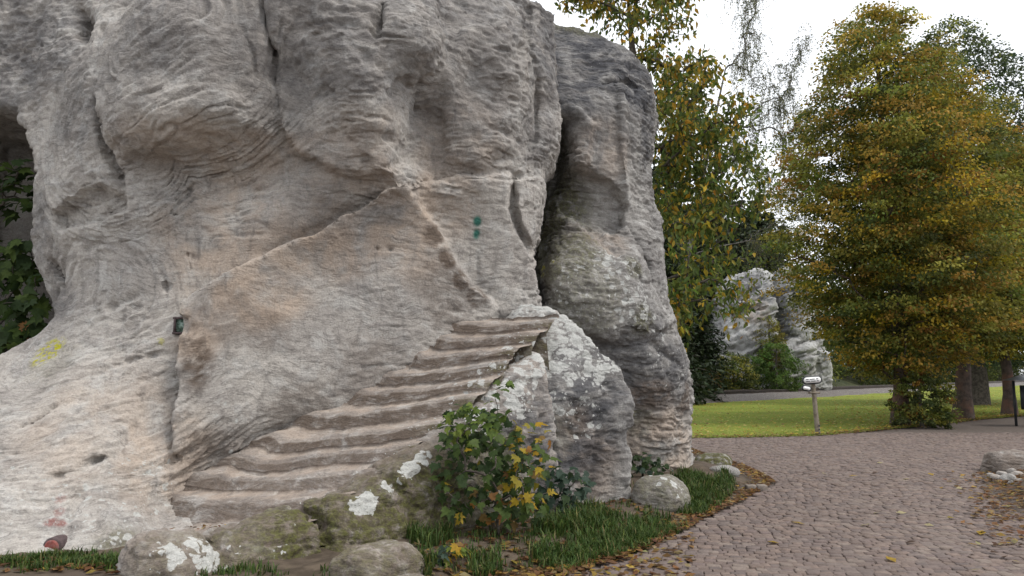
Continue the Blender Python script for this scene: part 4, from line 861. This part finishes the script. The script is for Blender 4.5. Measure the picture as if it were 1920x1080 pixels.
tint = pick(len(LCs), ((.11, .15, .03), (.08, .115, .026), (.17, .19, .035)), (3, 3, 2), rng); tint[yes] = pick(int(yes.sum()), ((.40, .27, .025), (.30, .22, .03), (.42, .22, .02), (.22, .19, .03)), (4, 3, 1, 3), rng)
V, F, T = long_leaves(LCs, .135, tint, rng, .8); prop(wobj('crown', V, F, M['leaf'], cherry, attrs={'tint': T}), kind='stuff')

# ---- wispy birch beyond the lawn
rng = np.random.default_rng(202); bx = at(1268, 720, 33)[0]
birch = empty('birch_tree', (bx, 33, 0), 'slender wispy birch with drooping thin twigs against the sky', 'tree')
tp = np.array([(bx, 33, -.05), (bx+.1, 33, 3), (bx+.5, 33, 6), (bx+1.1, 33, 9), (bx+1.8, 33, 12), (bx+2.5, 33, 15)])
limbs = px_pick([([(1340,300),(1400,200),(1500,40),(1530,60),(1480,180),(1400,300)], 32, 34, .32), ([(1380,470),(1480,380),(1540,330),(1545,400),(1440,480)], 31.5, 33.5, .16), ([(1380,-80),(1440,-80),(1430,120),(1370,220)], 32, 34.5, .26), ([(1400,320),(1500,180),(1545,200),(1530,300),(1440,420)], 32, 34, .26)], 170, rng)
wood = MB(); paths = branch_net(wood, tp, [.2, .17, .14, .11, .07, .03], limbs, rng, .008, -.05, .45, 4, .1)
LCs = []
for i, pts in paths:
    for q in range(6):
        p = pts[rng.integers(1, 5)]; L = rng.uniform(.5, 1.5); u_ = np.linspace(0, 1, 5)[:, None]; dr = rng.normal(0, .35, (1, 3)); st_ = p+dr*np.sqrt(u_)*.8*L+np.array([0, 0, -1.])*u_**1.5*L
        wood.tube(st_, [.007, .006, .005, .004, .003], 3, False); m = int(18*L)+5; k = rng.random((m, 1))*3.999; ki = k.astype(int)[:, 0]; LCs.append(st_[ki]*(1-(k-ki[:, None]))+st_[ki+1]*(k-ki[:, None])+rng.normal(0, .05, (m, 3)))
wood.build('trunk', M['bark_birch'], birch, smooth=True); LCs = np.concatenate(LCs)
V, F, T = leaves(LCs, .075, pick(len(LCs), ((.14, .15, .07), (.10, .12, .055), (.22, .19, .06)), (4, 3, 1.5), rng), rng, .2, .6, .6); prop(wobj('crown', V, F, M['leaf'], birch, attrs={'tint': T}), kind='stuff')

# ---- lobed leaves: the young maple by the steps, the maple in the hollow, small plants
ml = [(0, -.06), (.10, .0), (.33, -.05), (.30, .10), (.50, .22), (.34, .30), (.40, .52), (.22, .46), (.14, .58), (.12, .72), (0, .98)]
outl = np.array(ml+[(-x, y) for x, y in ml[-2:0:-1]])
def maple_mesh(tint, q):
    rg = np.random.default_rng(300+q); o2 = outl*(1+rg.normal(0, .05, outl.shape)); V = np.concatenate([[(0, .22, 0)], np.c_[o2, np.zeros(len(o2))]])
    V[:, 2] = -.22*(V[:, 1]-.2)**2-.35*np.abs(V[:, 0])**1.6+rg.normal(0, .025, len(V))+.05; V[0, 2] = .0; n = len(o2)
    return mesh_np('leaf', V, [np.array([[0, 1+i, 1+(i+1) % n] for i in range(n)])], M['leaf'], attrs={'tint': np.tile(np.array([*tint, 1.]), (n+1, 1))})
MC = {'g': [(.065, .105, .022), (.05, .085, .022), (.09, .135, .03)], 'd': [(.042, .074, .024), (.055, .09, .032), (.034, .06, .02)], 'y': [(.38, .27, .025), (.30, .25, .03), (.42, .26, .02)], 'o': [(.30, .14, .03), (.22, .11, .035), (.26, .17, .06)], 'l': [(.14, .20, .035), (.11, .17, .03), (.17, .22, .04)], 'b': [(.05, .085, .06), (.07, .11, .08), (.04, .07, .045)]}
MM = {k: [maple_mesh(c, i*3+j) for i, c in enumerate(v) for j in range(2)] for k, v in MC.items()}
def place_leaf(parent, P, kind, size, rng, face, name='leaf'):
    o = bpy.data.objects.new(name, MM[kind][rng.integers(0, 6)]); col.objects.link(o); o.parent = parent
    nrm = Vector(face+rng.normal(0, .45, 3)).normalized(); ax = Vector(rng.normal(0, .6, 3)+np.array([0, -.2, -.55])); ax = (ax-nrm*ax.dot(nrm)).normalized(); sdv = ax.cross(nrm)
    mt = Matrix((sdv, ax, nrm)).transposed().to_4x4(); o.matrix_basis = Matrix.Translation(Vector(P)-parent.location)@mt@Matrix.Scale(float(size*rng.uniform(.75, 1.25)), 4); return o
def leafy(parent, root, zones, rng, size, kinds, stems=26, stem_r=.006, face=(0, -.75, .6)):
    """zones: (px, py, rx, ry, near Y, far Y, count); kinds: function of picture place giving a colour key"""
    pts = []
    for px, py, rx, ry, y0, y1, n in zones:
        for _ in range(n):
            a_, r_ = rng.uniform(0, 2*math.pi), rng.random()**.5; qx, qy = px+rx*r_*math.cos(a_), py+ry*r_*math.sin(a_); P = at(qx, qy, rng.uniform(y0, y1)); P[2] = max(P[2], root[2]+.05); pts.append((P, qx, qy))
    A = np.array([p[0] for p in pts]); ctr = A.mean(0); sub = A[rng.permutation(len(A))[:stems]]; wood = MB(); r0 = np.array(root)
    trunk = np.array([r0, r0+(ctr-r0)*.25+np.array([0, 0, .05]), r0+(ctr-r0)*.5]); branch_net(wood, trunk, [stem_r*3, stem_r*2.5, stem_r*2], sub, rng, stem_r*.6, 0, .4, 4, .1); wood.build('stem', M['bark'], parent, smooth=True)
    for P, qx, qy in pts: place_leaf(parent, P, kinds(qx, qy, rng), size, rng, np.array(face)+unit(P-ctr)*.5)
rng = np.random.default_rng(210); root = gnd(935, 1012, .08)
bush = empty('young_maple', root, 'leafy young maple with green and yellow leaves growing in front of the carved steps', 'shrub')
def mk_bush(x, y, r):
    u = r.random()
    if x > 945 and 790 < y < 950 and u < .55: return 'y' if r.random() < .8 else 'o'
    if y > 900 and 880 < x < 1000 and u < .35: return 'o'
    if y < 830 and u < .45: return 'l'
    if u < .06: return 'y'
    return 'd' if (u < .45 and y > 850) else 'g'
leafy(bush, root, [(895,885,85,100,6.95,7.5,110),(880,805,55,45,7.0,7.4,44),(985,880,50,90,7.0,7.5,52),(938,745,22,40,7.15,7.4,14),(955,950,75,50,6.95,7.4,52),(1000,815,38,40,7.2,7.5,14),(860,940,25,40,6.95,7.3,14)], rng, .094, mk_bush, 60)
def leaf_mass(parent, zones, rng, size, kinds, face=(0, -.6, .7)):
    b = MB()
    for px, py, rx, ry, y0, y1, n in zones:
        for _ in range(n):
            a_, r_ = rng.uniform(0, 2*math.pi), rng.random()**.5; qx, qy = px+rx*r_*math.cos(a_), py+ry*r_*math.sin(a_); P = at(qx, qy, rng.uniform(y0, y1)); k = kinds(qx, qy, rng); q = rng.integers(0, 3); c_ = MC[k][q]
            nr = unit((np.array(face)+rng.normal(0, .5, 3))[None])[0]; ax = rng.normal(0, .6, 3)+np.array([0, -.2, -.5]); ax = ax-nr*(ax@nr); ax = ax/np.linalg.norm(ax); n_ = len(outl); V = np.concatenate([[(0, .22, .03)], np.c_[outl, -.3*np.abs(outl[:, 0])**1.5]])*size*rng.uniform(.7, 1.2)
            b.add(V[:, :1]*np.cross(ax, nr)+V[:, 1:2]*ax+V[:, 2:]*nr+P, [[0, 1+i, 1+(i+1) % n_] for i in range(n_)], (*c_, 1.))
    prop(b.build('foliage', M['leaf'], parent, attr='tint'), kind='stuff')
leaf_mass(bush, [(895,880,90,105,7.15,7.7,150),(880,805,60,50,7.15,7.5,50),(975,900,60,90,7.2,7.7,90)], rng, .095, lambda x, y, r: 'd' if r.random() < .7 else mk_bush(x, y, r))
rng = np.random.default_rng(211); root = gnd(1075, 962, .08)
br_ = empty('bramble', root, 'low bluish green leafy plant at the foot of the lichen covered block', 'plant')
leafy(br_, root, [(1062,905,50,34,8.1,8.5,62),(1040,945,40,25,8.0,8.4,22)], rng, .105, lambda x, y, r: 'b' if r.random() < .8 else 'd', 20)
rng = np.random.default_rng(212); root = gnd(1205, 895, .12)
iv = empty('ivy_plant', root, 'small dark green plant climbing the base of the tall dark topped rock', 'plant')
leafy(iv, root, [(1212,862,30,14,11.0,11.3,34),(1232,880,28,12,10.9,11.2,22),(1180,880,22,14,10.9,11.2,18)], rng, .10, lambda x, y, r: 'd' if r.random() < .75 else 'b', 14)
rng = np.random.default_rng(213); root = gnd(850, 1052, .06)
sp = empty('seedling', root, 'small bright yellow green seedling beside the brown boulder', 'plant')
leafy(sp, root, [(848,1036,34,16,6.35,6.55,26),(825,1048,25,10,6.3,6.5,12)], rng, .075, lambda x, y, r: ('l' if r.random() < .6 else 'y') if x > 835 else 'b', 10, .004, (0, -.3, 1))
rng = np.random.default_rng(214); root = np.array((-6.5, 9.7, 1.2))
root[2] = 0.0
mp = empty('maple_tree', root, 'dark green maple growing in the shaded hollow of the big rock', 'tree')
leafy(mp, root, [(20,355,45,50,9.2,9.9,55),(30,500,42,50,9.2,9.8,60),(35,590,50,45,9.1,9.7,70),(10,640,40,30,9.0,9.5,40),(-60,480,60,150,9.2,10.2,60)], rng, .19, lambda x, y, r: ('o' if 600 < y < 640 and r.random() < .35 else 'g' if r.random() < .7 else 'd'), 60, .012)

# ---- grass tufts, leaf litter, single fallen leaves
M['grass'] = leaf_mat('grass_blades', .3)
def blades(name, X, Y, Z, length, rng, cols, wts, parent=None):
    n = len(X); L = length*rng.uniform(.5, 1.3, n); th = rng.uniform(0, 2*math.pi, n); d = np.c_[np.cos(th), np.sin(th), 0*th]; s = np.c_[-np.sin(th), np.cos(th), 0*th]; B = np.c_[X, Y, Z]; lean = rng.uniform(.25, 1.0, n)[:, None]; w_ = (.004+.012*L)[:, None]; L = L[:, None]; up = np.array([0, 0, 1.])
    p1 = B+up*L*.55+d*L*.18*lean; p2 = B+up*L*(.95-.45*lean**2)+d*L*.75*lean; V = np.stack([B-s*w_, B+s*w_, p1-s*w_*.8, p1+s*w_*.8, p2], 1).reshape(-1, 3); b = (np.arange(n)*5)[:, None]
    T = np.repeat(np.c_[pick(n, cols, wts, rng, .2), np.ones(n)], 5, 0); return prop(wobj(name, V, [(b+np.array([[0, 1, 3, 2]])).astype(np.int32), (b+np.array([[2, 3, 4]])).astype(np.int32)], M['grass'], loc=(float(X.mean()), float(Y.mean()), 0), attrs={'tint': T}), None, None, None, 'stuff')
rng = np.random.default_rng(220); GC = ((.06, .105, .022), (.045, .082, .018), (.10, .135, .03), (.18, .16, .06)); GW = (4, 4, 2, .7)
def tufts(zones, per, rng, zf):
    X = []; Y = []
    for px, py, rx, ry, n in zones:
        for _ in range(n):
            a_, r_ = rng.uniform(0, 2*math.pi), rng.random()**.5; g = gnd(px+rx*r_*math.cos(a_), py+ry*r_*math.sin(a_), .1); X.append(g[0]+rng.normal(0, .03, per)); Y.append(g[1]+rng.normal(0, .03, per))
    X = np.concatenate(X); Y = np.concatenate(Y); z, s_ = zf(X, Y); k = s_ < .0; return X[k], Y[k], z[k]-.01
def gp(lab, zones, per, L): prop(blades('grass', *tufts(zones, per, rng, vz), L, rng, GC, GW), lab, 'grass', None, 'stuff')
gp('long green grass tufts along the foot of the rocks beside the road', [(1080,1000,80,40,120),(1150,1000,80,30,90),(1190,1015,60,25,70),(1240,980,60,22,60),(1320,925,40,25,90),(1290,935,40,20,50),(1290,905,30,8,30),(1060,1040,60,18,50),(1360,905,20,14,24)], 22, .165)
gp('thin short grass scattered over the soil in front of the young maple', [(980,1040,170,40,150),(1180,960,110,50,110),(700,1078,120,12,40),(420,1082,120,8,40)], 8, .085)
gp('small grass tuft between the brown boulder and the young maple', [(800,1020,26,14,24),(830,1010,18,12,12),(905,1050,30,14,20),(790,1062,30,10,12)], 14, .17)
gp('short tufty grass at the foot of the apron of the big rock', [(60,1066,70,14,60),(170,1062,60,14,70),(240,1066,50,14,60),(300,1078,40,10,20)], 12, .09)
gx_, gy_ = in_lawn(42000, rng, 2.6, .55); prop(blades('grass', gx_, gy_, np.full(len(gx_), .02), .06, rng, ((.12, .17, .03), (.18, .23, .042), (.26, .27, .06)), (3, 4, 3)), 'short mown grass of the lawn beside the road', 'grass', None, 'stuff')
def litter(name, X, Y, Z, size, rng, cols, wts, lab):
    C = np.c_[X, Y, Z]; V, F, T = leaves(C, size, pick(len(X), cols, wts, rng, .2), rng, 2.2, -.1, .62); V[:, 2] = np.maximum(V[:, 2], np.repeat(Z, 4)-.005)
    prop(wobj(name, V, F, M['leaf'], loc=(float(X.mean()), float(Y.mean()), 0), attrs={'tint': T}), lab, 'leaves', None, 'stuff')
LT = ((.25, .14, .055), (.17, .085, .04), (.34, .22, .05), (.11, .06, .03), (.30, .24, .12)); LTW = (4, 4, 2, 3, 1.5)
X = []; Y = []
for i in range(len(KB)-1):
    L = np.linalg.norm(KB[i+1]-KB[i]); m = int(170*L); u_ = rng.random(m); nn = np.array([-(KB[i+1]-KB[i])[1], (KB[i+1]-KB[i])[0]])/L; q = KB[i]*(1-u_)[:, None]+KB[i+1]*u_[:, None]+nn*(np.abs(rng.normal(0, .16, m))-.03)[:, None]; X.append(q[:, 0]); Y.append(q[:, 1])
m = 1300; g = np.array([gnd(rng.uniform(780, 1300), rng.uniform(930, 1078), .12) for _ in range(m)]); X.append(g[:, 0]); Y.append(g[:, 1]); g = np.array([gnd(rng.uniform(0, 330), rng.uniform(1050, 1085), .1) for _ in range(200)]); X.append(g[:, 0]); Y.append(g[:, 1])
X = np.concatenate(X); Y = np.concatenate(Y); z, s_ = vz(X, Y); litter('leaf_litter', X, Y, np.maximum(z, .02)+.015, .085, rng, LT, LTW, 'brown and yellow fallen leaves drifted along the road edge below the rocks')
g = np.array([gnd(rng.normal(1895, 45), 905+abs(rng.normal(0, 55))-25, .06) for _ in range(900)]); z, s_ = rz(g[:, 0], g[:, 1]); litter('leaf_litter', g[:, 0], g[:, 1], np.maximum(z, .03)+.012, .085, rng, LT, LTW, 'brown and yellow fallen leaves piled beside the half seen brown boulder')
a_ = rng.uniform(.35, .95, 70); p_ = nosing(0, a_)*.55+nosing(1, a_)*.45; p_[:, 2] = nosing(0, a_)[:, 2]+.035; p_[:, :2] += rng.normal(0, .06, (70, 2)); litter('leaf_litter', p_[:, 0], p_[:, 1], p_[:, 2], .05, rng, LT, LTW, 'small rusty leaf crumbs lying on the lowest carved step')
x_, y_ = in_lawn(17000, rng, 1.5, .8); litter('leaf_litter', x_, y_, np.full(len(x_), .085), .10, rng, ((.42, .32, .06), (.33, .21, .05), (.45, .38, .14), (.22, .12, .05)), (4, 3, 2, 1.5), 'yellow leaves strewn over the lawn')
m = 1500; a_ = rng.random(m)*.6+.25; ex, ey = np.interp(a_, eu, EX), np.interp(a_, eu, EY); litter('leaf_litter', ex+rng.normal(0, .2, m), ey+rng.normal(.05, .22, m), np.full(m, .06), .09, rng, LT, LTW, 'brown leaves collected along the border of lawn and road')
lm_ = []
for q, c in enumerate([(.42, .28, .04), (.46, .40, .22), (.30, .14, .05), (.10, .06, .04)]):
    V, F, T = leaves(np.zeros((1, 3)), 1.0, np.array([c]), np.random.default_rng(q+5), 3, 0, .6, np.array([[1., 0, 0]])); lm_.append(mesh_np('fallen_leaf', V-np.array([0, 0, V[:, 2].min()]), F, M['leaf'], attrs={'tint': T}))
fl = [(1670,1050,1),(1742,985,1),(1622,985,1),(1645,912,3),(1643,962,1),(1690,962,1),(1840,1000,0),(1800,916,1),(1545,888,1),(1650,868,1),(1780,902,3),(1895,1020,0),(1708,1018,3),(1600,893,0),(1698,899,1),(1885,972,2),(1450,1018,0),(1640,888,3),(1745,890,0),(1496,982,0)]
FLN = {0: 'orange yellow fallen leaf lying on the road setts', 1: 'pale cream fallen leaf lying on the road setts', 2: 'rusty fallen leaf lying on the road setts', 3: 'dark brown fallen leaf lying on the road setts'}
for i, (px, py, q) in enumerate([(1670,1050,0)]+fl[1:]):
    g = gnd(px, py, .033); o = obj('fallen_leaf', lm_[q], None, g); o.rotation_euler = (0, 0, rng.uniform(0, 6.28)); s_ = rng.uniform(.10, .15); o.scale = (s_, s_, s_*.6); prop(o, FLN[q], 'leaf', 'single leaves on the road')

# ================================================================== BOULDERS AND STONES
def boulder(name, label, c, size, seed, mat, mk=None, sharp=.35, h=.02, cat='boulder', group=None, rk=.5):
    c = np.array(c, dtype=float); r = np.array(size); a_ = seed*1.3; ca, sa = math.cos(a_), math.sin(a_)
    def fn(x, y, z):
        u = ((x-c[0])*ca+(y-c[1])*sa)/r[0]; v = (-(x-c[0])*sa+(y-c[1])*ca)/r[1]; q = (z-c[2])/r[2]; n = n3(x/r[0], y/r[0], z/r[0], .9, seed)*.30
        return ((np.abs(u)**(2/sharp*.35+1.6)+np.abs(v)**2.6+np.abs(q)**2.4)**(1/2.4)-1+n)*min(r)
    m = max(size)*1.45; V, F = vox(fn, c-np.array([m, m, 0])+np.array([0, 0, -.06-c[2]]), c+np.array([m, m, size[2]*1.5]), h, rk*min(size)/.35, seed, .1, 8)
    return prop(wobj(name, V, F, mat, loc=(c[0], c[1], 0), smooth=True, attrs=mk(V) if mk else masks(V)), label, cat, group)
g = gnd(712, 1085); boulder('boulder', 'smooth brown green boulder at the foot of the mossy parapet', (g[0], 6.1, .02), (.34, .28, .30), 3, M['step'], lambda V: masks(V, brown=[(V.mean(0), 2, .7)], moss=[(V.mean(0), 2, .55)]), h=.022)
g = gnd(770, 1092); boulder('boulder', 'low brown stone leaning on the smooth brown green boulder', (g[0]-.02, 5.95, .0), (.18, .15, .11), 5, M['step'], lambda V: masks(V, brown=[(V.mean(0), 2, .7)], moss=[(V.mean(0), 2, .3)]), h=.016)
g = gnd(1232, 952); boulder('boulder', 'grey lichen spotted boulder sitting in the grass before the tall rock', (g[0], 9.25, .05), (.36, .30, .37), 8, M['rock_b'], lambda V: masks(V, lich=[(V.mean(0)+np.array([.05, -.1, .15]), .35, .5)], moss=[(V.mean(0), 1, .5)], brown=[(V.mean(0), 1, .4)]), h=.022)
g = gnd(1362, 898); boulder('stone', 'flat pale stone slab lying at the end of the verge', (g[0], g[1]+.1, .1), (.24, .2, .09), 11, M['rock_b'], h=.018, cat='stone')
g = gnd(1350, 880); boulder('boulder', 'mossy low rock ledge beside the corner of the tall rock', (g[0]+.02, g[1]+.5, .06), (.55, .3, .16), 13, M['rock_b'], lambda V: masks(V, moss=[(V.mean(0), 2, 1)]), h=.024)
for i, (px, py, lab) in enumerate([(1408,921,'squared pale kerb stone touching the verge, next to its twin'), (1428,921,'squared pale kerb stone at the tip of the verge')]):
    b = MB(); g = gnd(px, py); rg = np.random.default_rng(i); V = np.array([[x, y, z] for x in (-1, 1) for y in (-1, 1) for z in (0, 1)])*np.array([.068, .06, .085])+rg.normal(0, .006, (8, 3)); V[:, 2] = np.maximum(V[:, 2], -.02)
    b.add(V+np.array([g[0], g[1], .0]), [[0, 1, 3, 2], [4, 6, 7, 5], [0, 4, 5, 1], [2, 3, 7, 6], [0, 2, 6, 4], [1, 5, 7, 3]], (.33, .29, .25, 1)); o = b.build('kerb_stone', M['sett'], attr='tint'); prop(o, lab, 'stone', 'loose kerb stones at the verge tip')
    m_ = o.modifiers.new('bevel', 'BEVEL'); m_.width = .012; m_.segments = 2
g = gnd(1912, 892); boulder('boulder', 'rounded brown boulder beside the leaf pile, partly out of view', (g[0]+.08, g[1]+.3, .05), (.42, .34, .34), 17, M['step'], lambda V: masks(V, brown=[(V.mean(0), 2, .6)]), h=.024)
for i, (px, py, s_) in enumerate([(1868,903,.09),(1890,905,.11),(1908,900,.12),(1879,895,.08),(1900,912,.07),(1915,912,.1),(1858,895,.06),(1896,892,.1)]):
    g = gnd(px, py); boulder('stone', 'small angular stone in the rubble beside the brown boulder' if i != 1 else 'pale grey angular stone in the rubble beside the brown boulder', (g[0], g[1], s_*.4), (s_, s_*.8, s_*.75), 30+i, M['rock_b'] if i in (1, 4) else M['step'], h=.014, cat='stone', group='rubble stones by the brown boulder', rk=.3)

# ================================================================== SIGNPOST, STAND, PLAQUE, SURVEY MARK
g = gnd(1534, 817); sg = empty('signpost', (g[0], g[1], 0), 'leaning wooden signpost with two rounded white signs on the lawn edge', 'signpost')
top = at(1524, 716, g[1]); b = MB(); pb = np.array([g[0], g[1], -.05]); ax = unit((top-pb)[None])[0]
b.tube([pb, pb+(top-pb)*.33, pb+(top-pb)*.66, top], [.068, .062, .058, .055], 10); b.build('post', M['wood'], sg, smooth=False)
def oval(cx, cz, wd, ht, y, depth, tilt, n=10):
    pts = []
    for side, a0 in ((1, -math.pi/2), (-1, math.pi/2)):
        for k in range(n+1): a_ = a0+math.pi*k/n; pts.append((side*(wd-ht)+math.cos(a_)*ht, math.sin(a_)*ht))
    P = np.array(pts); c_, s_ = math.cos(tilt), math.sin(tilt); P = np.c_[P[:, 0]*c_-P[:, 1]*s_, P[:, 0]*s_+P[:, 1]*c_]; m = len(P)
    V = np.concatenate([np.c_[P[:, 0]+cx, np.full(m, y), P[:, 1]+cz], np.c_[P[:, 0]+cx, np.full(m, y+depth), P[:, 1]+cz]]); return V, [np.arange(m)[None, :], (np.arange(m)[::-1]+m)[None, :], np.array([[i, i+m, (i+1) % m+m, (i+1) % m] for i in range(m)])]
def sign(px, py, wpx, hpx, tilt, words):
    Y = g[1]-.09; c = at(px, py, Y); k = Y/FPX; wd, ht = wpx*k/2, hpx*k/2
    V, F = oval(c[0], c[2], wd+.035, ht+.035, Y, .03, tilt); fr = wobj('sign_board', V, F, M['dark_metal'], sg)
    V, F = oval(c[0], c[2], wd, ht, Y-.006, .02, tilt); wobj('sign_face', V, F, M['white'], fr)
    b = MB(); c_, s_ = math.cos(tilt), math.sin(tilt); Mr = np.array([[c_, 0, -s_], [0, 1, 0], [s_, 0, c_]])
    for row, (z_, ws) in enumerate(words):           # the lettering is too small to read in the photograph: rows of stroke groups only
        for x0, x1 in ws:
            x = x0
            while x < x1-.01: b.box(np.array([c[0], Y-.009, c[2]])+Mr@np.array([(x+.012)*wd, 0, z_*ht]), (.02*wd, .002, .13*ht), Mr); x += .052
    if words: b.build('lettering', M['ink'], fr)
sign(1523, 712.5, 32, 10.5, R(4), [(.34, [(-.72, -.42), (-.30, .32), (.46, .72)]), (-.36, [(-.74, -.28), (-.12, .38), (.50, .80)])])
sign(1512.5, 728, 13.5, 6.2, R(-9), [])
b = MB(); q = at(1526, 736.5, g[1]-.02); b.box(q, (.145, .05, .022)); b.build('cross_bar', M['wood'], sg)
b = MB()
for py in (798, 805, 812): b.box(at(1536, py, g[1]-.065), (.018, .012, .02))
b.build('bolt', M['dark_metal'], sg)

st = gnd(1922, 800); Y = st[1]; c = at(1935, 712, Y); stand = empty('information_stand', (c[0], Y, 0), 'dark stand with a shallow grey roof at the road edge, cut by the frame', 'stand')
b = MB(); zr = c[2]
b.add(np.array([[-.62, -.45, zr-.02], [.62, -.45, zr-.02], [.62, .45, zr-.02], [-.62, .45, zr-.02], [-.1, -.1, zr+.20], [.1, -.1, zr+.20], [.1, .1, zr+.20], [-.1, .1, zr+.20]])+np.array([c[0], Y, 0]), [[3, 2, 1, 0], [4, 5, 6, 7], [0, 1, 5, 4], [1, 2, 6, 5], [2, 3, 7, 6], [3, 0, 4, 7]]); b.build('roof', M['grey_metal'], stand)
for sx in (-.38, .38):
    for sy in (-.3, .3):
        b = MB(); b.box((c[0]+sx, Y+sy, (zr-.02)/2-.02), (.028, .028, (zr-.02)/2+.0)); b.build('post', M['dark_metal'], stand)
b = MB(); b.box((c[0]+.02, Y+.1, zr*.62), (.33, .03, zr*.26)); b.build('panel', M['dark_metal'], stand)
b = MB(); b.tube([(c[0]-.36, Y-.2, zr-.1), (c[0]+.3, Y-.2, .25)], .03, 6); b.build('brace', M['dark_metal'], stand)

t = NT('green_glass'); P = t.pos(); M['plaque'] = t.done(t.mix(t.step(t.noise(P, 26, 4, .7), .35, .65), (.05, .085, .06), (.22, .31, .26)), .25, t.bump(t.noise(P, 30, 3, .6), .8, .01), .5)
q = onA_niche
pl = empty('plaque', q, 'small square green plate set in a niche carved in the rock face', 'plaque')
b = MB()
b.box(q+np.array([.01, .0, 0]), (.066, .012, .066)); b.build('plate', M['plaque'], pl)
b = MB()
for dx, dz, hx_, hz_ in ((0, .078, .085, .010), (0, -.078, .085, .010), (.084, 0, .010, .068), (-.066, 0, .010, .068)): b.box(q+np.array([dx+.008*(dx > 0), -.012, dz]), (hx_, .022, hz_))
b.build('frame', M['redgrey'], pl)
q = onA_mark; sm_ = empty('survey_mark', (q[0], q[1]-.05, max(q[2]-.1, 0)), 'round red painted survey bolt at the foot of the big rock', 'survey mark'); th = np.arange(20)*2*math.pi/20
def disc(name, r0, y0, y1, mat, dome=0.0, par=None):
    b = MB(); V = np.concatenate([np.c_[q[0]+np.cos(th)*r0, np.full(20, y1), q[2]+np.sin(th)*r0], np.c_[q[0]+np.cos(th)*r0, np.full(20, y0), q[2]+np.sin(th)*r0], np.c_[q[0]+np.cos(th)*r0*.8, np.full(20, y0-dome*.7), q[2]+np.sin(th)*r0*.8], [[q[0], y0-dome, q[2]]]])
    b.add(V, [[i+o_, (i+1) % 20+o_, (i+1) % 20+20+o_, i+20+o_] for o_ in (0, 20) for i in range(20)]); b.add(V[40:], [[i, (i+1) % 20, 20] for i in range(20)]); return b.build(name, mat, par or sm_, smooth=False)
disc('collar', .078, q[1]-.055, q[1]+.12, M['redgrey'], .006); cp_ = disc('cap', .060, q[1]-.068, q[1]-.04, M['red'], .010)
